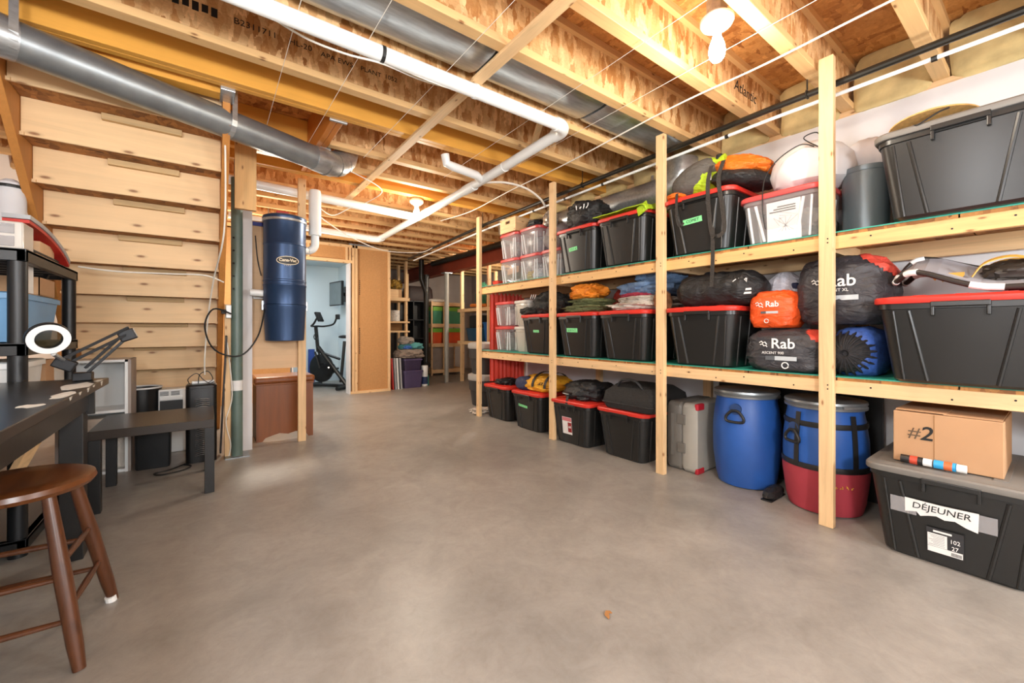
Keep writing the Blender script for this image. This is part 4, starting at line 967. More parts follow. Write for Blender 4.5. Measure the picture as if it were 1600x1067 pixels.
# cardboard box
zc = bH + .005
t = thing('cardboard_box', 'cardboard box marked #2 on the floor tote lid', 'box', (2.72, .31, zc))
obj('body', B().box(2.54, 2.93, .148, .476, zc, zc + .225), CARD, t, bev=.003)
obj('flap', B().bar((2.55, .39, zc + .232), (2.93, .39, zc + .228), .16, .004), CARD, t)
obj('flap', B().bar((2.55, .235, zc + .229), (2.93, .235, zc + .229), .165, .004), CARD, t)
obj('edge_seam', B().box(2.5385, 2.54, .343, .345, zc + .002, zc + .224), M('seam brown', '#8a6238', .8), t)
text('lettering', '#', M('faded ink', '#5c4a38', .8), t, (2.5392, .408, zc + .135), (0, -1, 0), (0, 0, 1), .07, shear=.1)
text('lettering', '2', INK, t, (2.5392, .368, zc + .135), (0, -1, 0), (0, 0, 1), .085, shear=.15, bold=.001)
def can(y0, y1, m1, m2, label):
    t = thing('spray_can', label, 'can', (2.505, (y0 + y1) / 2, zc), 'spray cans')
    c = Vector((2.512, 0, zc + .019))
    f = lambda y: c + Vector((0, y, 0))
    obj('can_body', B().tube([f(y0), f(y1 + .03)], .018, 18), m1, t, smooth=True)
    obj('band', B().tube([f(y0 - .03), f(y0 - .055)], .0183, 18), m2, t, smooth=True)
    obj('cap', B().tube([f(y1 + .03), f(y1 + .028), f(y1)], [.010, .0165, .0165], 18), PVC, t, smooth=True)
can(.445, .345, M('black can', '#1c1a1a', .35), M('red print', '#c2452f', .4), 'black and red spray can lying before the cardboard box')
can(.34, .245, M('blue can', '#2f9fd6', .35), M('orange print', '#d66a3a', .4), 'sky blue spray can lying before the cardboard box')

# ------------------------------------------------------------------ central vacuum and cabinet
NAVM = M('navy metallic paint', '#31486a', .34, .5, .05, 4)
t = thing('vacuum_canister', 'navy blue central vacuum canister hung on the plywood board', 'vacuum', (.54, 3.95, .907))
vc = (.545, 3.955)
obj('dirt_bucket', B().lathe([(.14, .907), (.146, .912), (.158, 1.17), (.163, 1.19), (.163, 1.205), (.15, 1.21)], (*vc, 0), 40), NAVM, t, smooth=True)
obj('body', B().lathe([(.15, 1.205), (.160, 1.21), (.160, 1.36), (.163, 1.365), (.163, 1.375), (.159, 1.38), (.159, 1.395), (.163, 1.40), (.163, 1.41), (.159, 1.415), (.159, 1.70), (.162, 1.704), (.162, 1.715), (.159, 1.72), (.160, 1.90), (.15, 1.905)], (*vc, 0), 40), NAVM, t, smooth=True)
obj('trim_ring', B().lathe([(.162, 1.895), (.167, 1.90), (.167, 1.915), (.162, 1.918)], (*vc, 0), 40), GALV, t, smooth=True)
obj('lid', B().lathe([(.166, 1.915), (.168, 1.92), (.165, 1.94), (.14, 1.952), (.02, 1.955)], (*vc, 0), 40), NAVM, t, smooth=True)
obj('top_box', B().box(.50, .60, 4.0, 4.08, 1.953, 1.985), PVC, t); obj('top_box', B().box(.49, .58, 4.0, 4.08, 1.985, 2.012), M('red plastic', '#b52b22', .5), t)
for s in (-1, 1): obj('clamp', B().box(vc[0] + s * .165 - .008, vc[0] + s * .165 + .008, vc[1] - .02, vc[1] + .0, 1.16, 1.24), GALV, t, bev=.003)
a0 = math.atan2(-vc[1], -vc[0]) + R(8)
def vw(x, y, z, r=.1597, zc_=1.565):
    th = a0 + x / .16; return Vector((vc[0] + math.cos(th) * (r + z), vc[1] + math.sin(th) * (r + z), zc_ + y))
el = [(math.cos(k * math.pi / 20) * .083, math.sin(k * math.pi / 20) * .033) for k in range(40)]
obj('logo_outline', B().tube([vw(x, y, 0) for x, y in el], .0035, 6, True), M('cream print', '#e9dcc0', .5), t)
NB = 24
rings = [[vw(-.08 + .16 * i / NB, s * .031 * math.sqrt(max(.0, 1 - (-.08 + .16 * i / NB) ** 2 / .083 ** 2)), .0008 - .0) for s in (-1, 1)] for i in range(NB + 1)]
bb = B(); V = [v for r_ in rings for v in r_]; bb.add(V, [(2 * i, 2 * i + 1, 2 * i + 3, 2 * i + 2) for i in range(NB)])
obj('logo_field', bb, M('logo black', '#17171b', .4), t)
text('lettering', 'Cana-Vac', M('cream print', '#e9dcc0', .5), t, (0, 0, 0), (1, 0, 0), (0, 0, 1), .034, warp=lambda x, y, z: vw(x, y + .002, z + .0015), bold=.0012)
for g in range(4): obj('lettering', B().tube([vw(-.03 + .014 * g + .01 * random.random(), -.043 + .012 * (random.random() - .5), .002) for _ in range(4)], .0012, 5), M('cream print', '#e9dcc0', .5), t)
solo('inlet_pipe', B().tube([(.30, 3.98, 1.305), (.39, 3.96, 1.30)], .028, 14), PVC, 'short white inlet pipe entering the canister side', 'pipe', (.34, 3.97, 1.3), smooth=True)
solo('blue_level', B().box(.325, .41, 4.108, 4.129, 1.885, 1.915), M('blue plastic', '#27368f', .4), 'short blue level stuck at the top of the plywood', 'level', (.37, 4.115, 1.885))
MAH = wood('mahogany', '#7c4620', 'z', .0, .28, .28, scale=.6)
t = thing('wooden_cabinet', 'dark mahogany cabinet with curved apron standing behind the stud', 'cabinet', (.6, 4.45, 0))
pts = [(0, 0), (.045, 0), (.07, .03), (.12, .045), (.18, .06), (.25, .045), (.31, .06), (.36, .055), (.40, .03), (.42, 0), (.46, 0), (.46, .50), (0, .50)]
obj('front_panel', B().prism(pts, (.365, 4.272, 0), (1, 0, 0), (0, 0, 1), -.018), MAH, t)
obj('side_panel', B().box(.365, .383, 4.29, 4.62, 0, .50), M('dark brown side', '#2a1a12', .5), t); obj('side_panel', B().box(.807, .825, 4.29, 4.62, 0, .50), MAH, t)  # left side panel darker than the right one
obj('top_board', B().box(.345, .84, 4.255, 4.64, .515, .575), MAH, t, bev=.02); obj('moulding', B().box(.355, .832, 4.262, 4.63, .50, .517), MAH, t, bev=.004)

# ------------------------------------------------------------------ beneath the stairs
LACK = M('black brown laminate', '#151413', .4, 0, .06, 4)
t = thing('side_table', 'square black-brown side table beneath the staircase', 'table', (-.23, 3.41, 0))
obj('top', B().box(-.505, .048, 3.135, 3.685, .40, .45), M('table top laminate', '#2b231c', .3, 0, .06, 4), t, bev=.002)
for x in (-.505, -.002):
    for y in (3.135, 3.635): obj('leg', B().box(x, x + .05, y, y + .05, 0, .40), LACK, t, bev=.002)
t = thing('open_cabinet', 'white open cabinet with taupe side beneath the staircase', 'cabinet', (-.6, 4.1, 0))
TAU = M('taupe laminate', '#9a8d84', .5, 0, .05)
for x0, x1 in ((-.79, -.775), (-.437, -.42)): obj('side_panel', B().box(x0, x1, 3.965, 4.25, 0, .79), TAU, t)
obj('back_panel', B().box(-.775, -.437, 4.235, 4.249, 0, .79), PVC, t)
for z in (.0, .42, .772): obj('shelf', B().box(-.775, -.437, 3.97, 4.235, z, z + .018), PVC, t)
obj('front_edge', B().box(-.452, -.436, 3.958, 3.966, 0, .79), PVC, t); obj('front_edge', B().box(-.79, -.436, 3.958, 3.966, .774, .79), PVC, t)
solo('fabric_bin', B().box(-.77, -.455, 4.02, 4.19, .018, .38), OFFW, 'cream fabric bin in the bottom of the white open cabinet', 'bin', (-.6, 4.1, .018), bev=.01)
t = thing('round_tub', 'round black tub with white rim beneath the staircase', 'tub', (-.41, 4.44, 0))
obj('wall', B().lathe([(.10, 0), (.11, .01), (.128, .53), (.122, .53), (.105, .02), (.02, .015)], (-.41, 4.44, 0), 32), M('black gloss plastic', '#151515', .3), t, smooth=True)
obj('rim', B().tube(arc((-.41, 4.44, .535), .127, 0, 2 * math.pi, 32, (1, 0, 0), (0, 1, 0))[:-1], .007, 8, True), PVC, t, smooth=True)
t = thing('heater', 'small white and black electric heater beneath the staircase', 'heater', (-.21, 4.43, 0))
obj('body', B().box(-.30, -.125, 4.35, 4.52, 0, .515), PVC, t, bev=.008)
obj('control_panel', B().box(-.29, -.145, 4.343, 4.35, .29, .425), BCABLE, t); obj('drawer', B().box(-.29, -.145, 4.338, 4.35, .43, .455), PVC, t, bev=.003)
for k in range(4):
    for x in (-.29, -.22): obj('vent_slot', B().box(x, x + .055, 4.346, 4.35, .467 + k * .009, .471 + k * .009), METD, t)
t = thing('tower_fan', 'black tower fan with silver grille ribs beside the column', 'fan', (-.02, 3.97, 0))
obj('housing', B().rings([[(-.02 + x, 3.98 + y, z) for x, y in rr(.19, .16, .03)] for z in (0, .555)]), M('black gloss plastic', '#151515', .3), t, smooth=True)
obj('top_cap', B().rings([[(-.02 + x * f, 3.98 + y * f, z) for x, y in rr(.19, .16, .03)] for f, z in ((1, .556), (1, .575), (.9, .585))]), M('black gloss plastic', '#151515', .3), t, smooth=True)
for k in range(30):
    z = .05 + k * .0145; pts = [(-.055 + .085 * i / 6, 3.9005 - .016 * math.sin(math.pi * i / 6), z + .012 * math.sin(math.pi * i / 6)) for i in range(7)]
    obj('grille_rib', B().tube(pts, .0025, 5), GALV, t)
solo('storage_cube', B().rings([[(-.30 + x, 3.99 + y, z) for x, y in rr(.20 * f, .14 * f, .02)] for f, z in ((.92, 0), (.96, .01), (1.02, .33), (1.04, .335))]), M('black matte plastic', '#1d1f21', .5), 'black plastic bin on the floor behind the side table', 'bin', (-.3, 3.99, 0), smooth=True)
for i, p in enumerate(([(-.09, 3.93, .59), (-.10, 3.92, .63), (-.05, 3.92, .67), (-.01, 3.93, .62), (.03, 3.93, .59), (.06, 3.94, .6)], [(-.04, 3.95, .59), (-.03, 3.93, .66), (.02, 3.93, .68), (.05, 3.94, .62), (.02, 3.96, .59)])):
    cable('charger_cord', p, .003, BCABLE, ['tangled black charger cord on the tower fan', 'looped black charger cord on the tower fan'][i])
solo('power_strip', B().box(-.08, .06, 3.97, 4.01, .586, .606), PVC, 'white power strip lying on the tower fan', 'power strip', (-.01, 3.99, .586), bev=.004)
cable('floor_cable', [(-.10, 3.92, .006), (-.2, 3.80, .006), (-.28, 3.76, .006), (-.24, 3.70, .006), (-.12, 3.74, .006), (-.08, 3.82, .006), (-.12, 3.88, .006)], .005, BCABLE, 'black cable looped on the floor beneath the side table')
t = thing('outlet', 'white wall outlet with black plug beside the staircase', 'outlet', (.14, 3.86, 1.12))
obj('plate', B().box(.13, .165, 3.86, 3.925, 1.09, 1.19), PVC, t, bev=.004); obj('plug', B().box(.10, .132, 3.83, 3.86, 1.12, 1.155), BCABLE, t, bev=.004)
solo('wall_board', B().bar((.10, 4.05, .02), (.135, 3.9, .95), .06, .012, (1, 0, 0)), M('dark grey board', '#3d3a38', .6), 'narrow dark board leaning behind the tower fan', 'board', (.1, 4.05, .02))

# ------------------------------------------------------------------ workbench, lamp, stool
BEN = M('dark bench laminate', '#1d1b19', .28, 0, .3, 9, 40, .08)
t = thing('workbench', 'dark worn workbench with paint stains on its edge', 'workbench', (-.8, 1.9, 0))
obj('top', B().box(-1.16, -.362, .7, 2.69, .745, .775), BEN, t, bev=.003)
obj('apron', B().box(-1.12, -.40, 2.62, 2.64, .62, .745), BEN, t); obj('apron', B().box(-.44, -.42, .74, 2.62, .64, .745), BEN, t)
for x in (-1.12, -.50):
    for y in (.74, 2.56): obj('leg', B().box(x, x + .075, y, y + .085, 0, .745), LACK, t, bev=.003)
STN = M('paint stain', '#c9c4ba', .6, 0, .1, 30)
rnd = random.Random(3)
for cx_, cy_, rx, ry in ((-.405, 2.36, .045, .13), (-.39, 2.05, .025, .10), (-.41, 1.82, .028, .035), (-.46, 1.52, .04, .05), (-.375, 2.55, .012, .05)):
    pg = [(cx_ + rx * (.7 + .5 * rnd.random()) * math.cos(k * .5236), cy_ + ry * (.7 + .5 * rnd.random()) * math.sin(k * .5236)) for k in range(12)]
    pg = [(min(x, -.365), y) for x, y in pg]
    obj('paint_stain', B().prism(pg, (0, 0, .7752), (1, 0, 0), (0, 1, 0), .0006), STN, t)
for k in range(5):
    y = 1.95 + .13 * k + .05 * rnd.random(); h = .006 + .012 * rnd.random(); obj('paint_stain', B().prism([(y, .774), (y + .008, .774 - h), (y + .022, .77 - h * .6), (y + .04, .774)], (-.3612, 0, 0), (0, 1, 0), (0, 0, 1), -.0008), STN, t)
t = thing('magnifier_lamp', 'white ring magnifier lamp on a folded black spring arm', 'lamp', (-.42, 2.55, .775))
bs, el_, hb = Vector((-.425, 2.60, .80)), Vector((-.285, 2.60, .968)), Vector((-.47, 2.50, .852))
obj('clamp', B().box(-.46, -.40, 2.56, 2.62, .776, .812), METD, t, bev=.004)
for dz, off in ((0, .012), (.03, .012), (0, -.012), (.03, -.012)):
    o2 = Vector((0, off, dz)); obj('lower_arm', B().bar(bs + o2, el_ + o2 * 1.0, .006, .010), METD, t)
    obj('upper_arm', B().bar(el_ + o2 + Vector((0, 0, .012)), hb + o2, .006, .010), METD, t)
obj('elbow_bracket', B().bar(el_ + Vector((-.03, 0, -.005)), el_ + Vector((.025, 0, .018)), .036, .05), METD, t, bev=.005)
obj('hub_bracket', B().bar(hb + Vector((-.03, 0, .02)), hb + Vector((.03, 0, -.012)), .036, .045), METD, t, bev=.005)
rc = Vector((-.495, 2.40, .965)); nrm = Vector((.30, -.80, -.30)).normalized()
u1 = nrm.orthogonal().normalized(); u2 = nrm.cross(u1)
obj('ring_shell', B().lathe([(.038, .008), (.058, .008), (.064, .0), (.064, -.012), (.058, -.018), (.038, -.018)], (0, 0, 0), 36, closedprof=True).xf(Matrix.Translation(rc) @ nrm.to_track_quat('Z', 'Y').to_matrix().to_4x4()), METD, t, smooth=True)
obj('ring_diffuser', B().lathe([(.039, .009), (.061, .009), (.061, .011), (.039, .011)], (0, 0, 0), 36, closedprof=True).xf(Matrix.Translation(rc) @ nrm.to_track_quat('Z', 'Y').to_matrix().to_4x4()), PVC, t, smooth=True)
obj('lens', B().lathe([(.004, .004), (.025, .003), (.038, -.002), (.038, -.006), (.004, -.007)], (0, 0, 0), 30).xf(Matrix.Translation(rc) @ nrm.to_track_quat('Z', 'Y').to_matrix().to_4x4()), clearplastic('lens glass', '#3a3320', .55), t, smooth=True)
obj('neck', B().tube([rc + Vector((.01, .015, -.062)), hb + Vector((0, -.01, .02))], .008, 8), GALV, t)
STO = wood('stool wood', '#653a1c', 'y', .0, .3, .45)
STL = wood('stool leg wood', '#54301a', 'z', .0, .35, .45)
sx_, sy_ = -.475, 1.945
t = thing('wooden_stool', 'worn brown wooden stool tucked at the workbench', 'stool', (sx_, sy_, 0))
obj('seat', B().lathe([(.02, .49), (.14, .492), (.175, .50), (.184, .513), (.180, .527), (.165, .533), (.10, .529), (.02, .527)], (sx_, sy_, 0), 48), STO, t, smooth=True)
ft = [(-.296, 1.735), (-.272, 2.112), (-.665, 2.14), (-.66, 1.75)]
LG = []
for fx_, fy_ in ft:
    top = Vector((sx_ + (fx_ - sx_) * .55, sy_ + (fy_ - sy_) * .55, .495)); bt = Vector((fx_, fy_, 0)); LG.append((top, bt))
    obj('leg', B().tube([top, top.lerp(bt, .45), top.lerp(bt, .85), bt], [.016, .021, .019, .015], 14), STL, t, smooth=True)
for a_, b_, zz_ in ((0, 1, .30), (0, 1, .17), (1, 2, .26), (1, 2, .14), (2, 3, .30), (2, 3, .17), (3, 0, .26), (3, 0, .14)):
    f = 1 - zz_ / .495; obj('rung', B().tube([LG[a_][0].lerp(LG[a_][1], f), LG[a_][0].lerp(LG[a_][1], f).lerp(LG[b_][0].lerp(LG[b_][1], f), .5), LG[b_][0].lerp(LG[b_][1], f)], [.007, .010, .007], 10), STL, t, smooth=True)
obj('paint_drip', B().tube([(-.276, 2.104, 0), (-.279, 2.101, .02)], .0165, 12), PVC, t)
# things under the bench
solo('blue_bag', B().blob((-.86, 2.30, .17), (.17, .17, .17), 101, .1, 2, .3, 3.4), fab('blue fabric', '#1f4f86', .8), 'dark blue fabric bag on the floor beneath the workbench', 'bag', (-.86, 2.3, 0), smooth=True)
solo('paper_sack', B().blob((-.78, 1.80, .14), (.12, .12, .14), 102, .12, 2, .3, 3), OFFW, 'beige paper sack beneath the workbench', 'sack', (-.78, 1.8, 0), smooth=True)
solo('tool_box', B().rings([[(-.86 + x, 2.55 + y, z) for x, y in rr(.3, .12, .02)] for z in (.0, .42)]), M('olive box', '#59512f', .6), 'olive box standing under the far bench end', 'box', (-.86, 2.55, 0))
solo('wood_offcut', B().bar((-.60, 2.50, .44), (-.52, 2.46, .62), .05, .02), PINE['z'], 'pale wood offcut leaning under the workbench', 'offcut', (-.6, 2.5, .44))

# ------------------------------------------------------------------ resin shelf by the stairs
RES = M('black resin', '#16181a', .42, 0, .1, 5)
t = thing('resin_shelf', 'black resin shelving unit behind the workbench', 'shelf', (-.86, 3.18, 0))
X0, X1, Y0_, Y1_ = -1.09, -.63, 2.73, 3.65
for z in (.08, .52, .94, 1.355):
    d = obj('deck', B().box(X0, X1, Y0_, Y1_, z - .012, z), RES, t)
    for y in (Y0_, Y1_ - .03): obj('edge', B().box(X0, X1, y, y + .03, z - .055, z), RES, d, bev=.003)
    for x in (X0, X1 - .03): obj('edge', B().box(x, x + .03, Y0_, Y1_, z - .055, z), RES, d, bev=.003)
    for k in range(1, 7): obj('rib', B().box(X0 + .03, X1 - .03, Y0_ + k * .13, Y0_ + k * .13 + .015, z - .04, z - .012), RES, d)
for x in (X0 + .032, X1 - .032):
    for y in (Y0_ + .032, Y1_ - .032): obj('post', B().tube([(x, y, 0), (x, y, 1.355)], .031, 16), RES, t, smooth=True)
def box_lid(name, label, x0, x1, y0, y1, z0, z1, bm_, lm, cat='tote', tp=.9, lidh=.03, group=None):
    t = thing(name, label, cat, ((x0 + x1) / 2, (y0 + y1) / 2, z0), group); cx_, cy_ = (x0 + x1) / 2, (y0 + y1) / 2
    obj('body', B().rings([[(cx_ + x, cy_ + y, z) for x, y in rr((x1 - x0 - .02) * f, (y1 - y0 - .02) * f, .03)] for f, z in ((tp, z0), (1, z1 - lidh))]), bm_, t, smooth=True)
    obj('lid', B().rings([[(cx_ + x, cy_ + y, z) for x, y in rr(x1 - x0 - e, y1 - y0 - e, .03)] for e, z in ((0, z1 - lidh), (0, z1 - .006), (.02, z1))]), lm, t, smooth=True)
    return t
BLT = M('pale blue plastic', '#6b9cc6', .45, 0, .04); 
box_lid('storage_tote', 'pale blue lidded tote on the middle deck of the resin shelf', -1.07, -.66, 2.80, 3.45, .945, 1.17, BLT, BLT)
box_lid('storage_tote', 'white lidded tote on the lower deck of the resin shelf', -1.07, -.66, 2.79, 3.18, .525, .855, M('white tote', '#d6d7d4', .45), PVC)
solo('brown_carton', B().box(-1.0, -.67, 3.2, 3.35, .525, .84), CARD, 'brown carton beside the white tote on the resin shelf', 'carton', (-.83, 3.27, .525))
t = thing('spray_bottle', 'frosted jug with red trigger on the resin shelf', 'bottle', (-.72, 3.45, .525))
obj('jug', B().lathe([(.02, 0), (.075, .003), (.08, .02), (.08, .24), (.05, .28), (.025, .30), (.02, .305)], (-.735, 3.47, .525), 24), CLEARW, t, smooth=True)
obj('trigger', B().blob((-.70, 3.395, .67), (.02, .03, .085), 5, .05, 2, 0, 3, 16, 12), M('red plastic', '#b52b22', .5), t, smooth=True)
solo('photo_card', B().bar((-.675, 2.80, 1.24), (-.675, 3.02, 1.24), .004, .13), PAPER, 'white picture card standing on the pale blue tote', 'card', (-.675, 2.9, 1.175))
obj_c = thing('open_carton', 'small open cardboard carton on the pale blue tote', 'carton', (-.75, 3.2, 1.175))
for x0, x1, y0, y1 in ((-.86, -.67, 3.10, 3.104), (-.86, -.67, 3.36, 3.364), (-.86, -.856, 3.1, 3.364), (-.674, -.67, 3.1, 3.364)): obj('side', B().box(x0, x1, y0, y1, 1.175, 1.265), CARD, obj_c)
obj('base', B().box(-.86, -.67, 3.1, 3.364, 1.173, 1.177), CARD, obj_c)
solo('scraper', B().bar((-.72, 3.30, 1.19), (-.70, 3.36, 1.30), .02, .012), BCABLE, 'black handled tool standing in the small carton', 'tool', (-.72, 3.3, 1.18))
# top deck
zt2 = 1.356
t = thing('drawer_organiser', 'clear drawer organiser on top of the resin shelf', 'organiser', (-.80, 2.84, zt2))
obj('shell', B().box(-1.02, -.645, 2.76, 2.90, zt2, zt2 + .12), CLEARW, t, bev=.006)
for k in range(3):
    for j in range(2): obj('drawer', B().box(-1.0 + k * .115, -.90 + k * .115, 2.752, 2.76, zt2 + .01 + j * .055, zt2 + .055 + j * .055), CLEAR, t, bev=.003)
solo('plywood_offcut', B().box(-1.0, -.66, 3.0, 3.62, zt2, zt2 + .018), PLYB, 'plywood offcut lying on top of the resin shelf', 'board', (-.83, 3.3, zt2))
solo('dark_board', B().box(-.98, -.655, 2.95, 3.58, zt2 + .019, zt2 + .027), M('dark grey board', '#3d3a38', .6), 'thin dark board on the plywood offcut', 'board', (-.83, 3.2, zt2 + .019))
t = thing('sled_runner', 'curved grey and red sled runner on top of the resin shelf', 'runner', (-.7, 3.1, zt2 + .03))
cv = spline([(-.70, 2.90, zt2 + .17), (-.69, 3.05, zt2 + .155), (-.68, 3.20, zt2 + .125), (-.67, 3.34, zt2 + .075), (-.665, 3.42, zt2 + .03)], 5)
obj('top_face', B().ribbon(cv, .09, .02, (1, 0, 0)), M('light grey plastic', '#a6a8ab', .4), t, smooth=True)
obj('red_edge', B().ribbon([Vector(p) + Vector((0, -.004, -.022)) for p in cv], .085, .016, (1, 0, 0)), M('red plastic', '#b52b22', .5), t, smooth=True)
obj('support_block', B().box(-.75, -.66, 3.06, 3.30, zt2 + .028, zt2 + .085), PLYB, t)
t = thing('wrapped_roll', 'white wrapped roll with black bands standing by the stair stringer', 'roll', (-.86, 3.44, zt2 + .018))
obj('roll', B().lathe([(.02, 0), (.055, .004), (.06, .1), (.058, .32), (.045, .41), (.02, .43)], (-.845, 3.42, zt2 + .028), 24, lambda a, z: 1 + .05 * math.sin(a * 3 + z * 8)), WCL, t, smooth=True)
for z in (.16, .38): obj('band', B().lathe([(.062, z), (.063, z + .006), (.062, z + .014), (.05, z + .014), (.05, z)], (-.845, 3.42, zt2 + .028), 24, closedprof=True), BCABLE, t)
for i in range(5): struct('trim_left_stud', B().box(XL, XL + .038, .6 + i * .9, .689 + i * .9, 0, ZJ), PINE['z'])
struct('trim_left_rail', B().box(XL + .001, XL + .037, .7, 4.2, 1.72, 1.80), PINE['y'])

# ------------------------------------------------------------------ exercise room
BIKE = M('bike black', '#1f2224', .4, .3)
t = thing('exercise_bike', 'black upright exercise bike in the room beyond the doorway', 'exercise bike', (1.72, 7.55, 0))
bx, by = 1.70, 7.55
def bt(n, pts, r, m=BIKE, seg=10): return obj(n, B().tube(pts, r, seg), m, t, smooth=True)
bt('front_foot', [(bx - .28, by - .38, .04), (bx + .28, by - .38, .04)], .032); bt('rear_foot', [(bx - .28, by + .40, .04), (bx + .28, by + .40, .04)], .032)
bt('base_rail', [(bx, by - .38, .05), (bx, by + .40, .05)], .028); bt('down_tube', [(bx, by - .36, .06), (bx, by + .22, .70)], .035)
bt('seat_tube', [(bx + .05, by - .20, .10), (bx + .12, by - .22, .80)], .026); bt('head_tube', [(bx, by + .22, .62), (bx - .02, by + .25, 1.05)], .030)
bt('chain_stay', [(bx + .02, by - .2, .5), (bx, by + .2, .62)], .022)
obj('flywheel', B().lathe([(.02, -.02), (.22, -.02), (.24, -.012), (.24, .012), (.22, .02), (.02, .02)], (0, 0, 0), 36).xf(Matrix.Translation((bx, by + .15, .34)) @ Matrix.Rotation(R(90), 4, 'Y')), BIKE, t, smooth=True)
bt('fork', [(bx + .04, by + .25, .62), (bx + .04, by + .15, .34)], .016); bt('fork', [(bx - .04, by + .25, .62), (bx - .04, by + .15, .34)], .016)
bt('handlebar', spline([(bx - .24, by + .02, 1.22), (bx - .24, by + .1, 1.10), (bx - .16, by + .22, 1.06), (bx, by + .24, 1.06), (bx + .16, by + .22, 1.06), (bx + .24, by + .1, 1.10), (bx + .22, by + .02, 1.22)], 4), .016)
for s in (-1, 1): obj('grip', B().box(bx + s * .235 - .03, bx + s * .235 + .03, by - .02, by + .04, 1.18, 1.27), BIKE, t, bev=.01)
obj('console', B().bar((bx, by + .16, 1.14), (bx, by + .24, 1.30), .13, .03), METD, t, bev=.006)
obj('saddle', B().blob((bx + .13, by - .24, .88), (.075, .13, .03), 4, .05, 2, .2, 2.4), BIKE, t, smooth=True)
obj('crank', B().tube([(bx - .07, by - .05, .36), (bx + .07, by + .05, .30)], .014, 8), GALV, t); obj('crank_disc', B().cyl((bx - .05, by, .33), (bx + .05, by, .33), .10, 24), METD, t, smooth=True)
for s in (-1, 1): obj('pedal', B().box(bx + s * .13 - .05, bx + s * .13 + .05, by - .06, by + .04, .36 - s * .05, .39 - s * .05), METD, t)
bt('bottle_holder', arc((bx - .12, by + .16, .88), .05, 0, 6, 10, (1, 0, 0), (0, 0, 1)), .008)
t.rotation_euler.z = R(38)
solo('yoga_mat', B().lathe([(.02, 0), (.055, .003), (.055, .64), (.02, .643)], (1.57, 8.28, 0), 24), M('blue foam', '#2d4f9e', .7), 'rolled blue exercise mat standing in the far room corner', 'mat', (1.57, 8.28, 0), smooth=True)
for i, (x, y) in enumerate(((1.02, 8.2), (1.32, 8.38))):
    t = thing('dumbbell', ['dark dumbbell on the floor away from the blue mat', 'dark dumbbell on the floor next to the blue mat'][i], 'dumbbell', (x, y, 0), 'dumbbells in the exercise room')
    for s in (-1, 1): obj('weight', B().cyl((x + s * .09 - .04, y, .09), (x + s * .09 + .04, y, .09), .09, 8), METD, t)
    obj('grip', B().cyl((x - .06, y, .09), (x + .06, y, .09), .018, 10), GALV, t)
t = thing('television', 'grey television on a swing arm in the exercise room', 'television', (1.95, 8.0, 1.45))
m4 = Matrix.Translation((1.93, 8.0, 1.66)) @ Matrix.Rotation(R(-80), 4, 'Z')
obj('screen', B().box(-.24, .24, -.016, -.012, -.20, .20).xf(m4), M('dark grey screen', '#5f6a6c', .3), t); obj('case', B().box(-.26, .26, -.0119, .03, -.22, .22).xf(m4), METD, t, bev=.006)
obj('swing_arm', B().bar((1.97, 8.03, 1.66), (2.115, 8.12, 1.66), .05, .06), METD, t); obj('wall_plate', B().box(2.10, 2.119, 8.04, 8.2, 1.52, 1.8), METD, t)

# ------------------------------------------------------------------ far storage corner
t = thing('stud_shelf', 'stud framed shelf at the end of the fiberboard partition', 'shelf', (2.8, 7.3, 0))
for x, y in ((2.60, 7.17), (2.94, 7.20), (2.60, 7.72), (3.0, 7.72)): obj('stud', B().box(x, x + .038, y, y + .07, 0, 2.25), PINE['z'], t)
for z in (.95, 1.12, 1.52): obj('board', B().box(2.60, 3.01, 7.18, 7.78, z, z + .03 if z != 1.52 else z + .06), PINE['x'], t)
obj('stud', B().box(3.01, 3.08, 7.4, 7.43, 1.55, 2.05), PINE['z'], t)
solo('paint_can', B().lathe([(.07, 0), (.085, .003), (.085, .19), (.08, .20), (.02, .198)], (2.79, 7.32, 1.152), 20), M('label white', '#c9c5bd', .5, 0, .3, 26), 'white labelled paint can on the stud shelf', 'can', (2.79, 7.32, 1.152), smooth=True)
solo('work_glove', B().blob((2.79, 7.37, 1.83), (.12, .12, .09), 111, .3, 4), M('yellow black leather', '#8a6a20', .7, 0, .9, 14), 'yellow and black gloves heaped high on the stud shelf', 'gloves', (2.79, 7.37, 1.74), smooth=True)
solo('wood_block', B().box(2.66, 2.90, 7.28, 7.52, 1.582, 1.735), PINE['x'], 'pale wooden box under the yellow gloves', 'box', (2.78, 7.4, 1.582), bev=.004)
solo('brown_carton', B().box(2.66, 2.90, 7.27, 7.52, .982, 1.118), M('brown card', '#6f4f2a', .85), 'dark brown carton under the white paint can', 'carton', (2.78, 7.39, .982))
box_lid('storage_tote', 'translucent purple tote under a heap of towels', 2.70, 3.06, 6.68, 7.15, 0, .30, M('purple plastic', '#4a4060', .35), M('purple plastic', '#4a4060', .35))
box_lid('storage_tote', 'upper purple tote directly beneath the towels', 2.71, 3.05, 6.70, 7.13, .302, .50, M('dark purple plastic', '#382f48', .3), M('purple plastic', '#4a4060', .35))
for i, (c_, s_, col_, lb) in enumerate((((2.86, 6.86, .60), (.24, .18, .095), '#86796e', 'taupe towel heaped lowest on the purple totes'), ((2.90, 6.88, .72), (.20, .15, .07), '#4f8f90', 'teal towel in the heap on the purple totes'), ((2.80, 6.84, .82), (.13, .12, .07), '#8d857b', 'grey towel topping the heap on the purple totes'), ((2.78, 6.72, .70), (.07, .04, .03), '#2f5aa0', 'small blue cloth tucked in the towel heap'))):
    solo('towel', B().blob(c_, s_, 120 + i, .2, 2.4, .3, 2.4, 40, 24, 4), fab('towel %d' % i, col_, .95), lb, 'towel', (c_[0], c_[1], c_[2] - s_[2]), smooth=True)
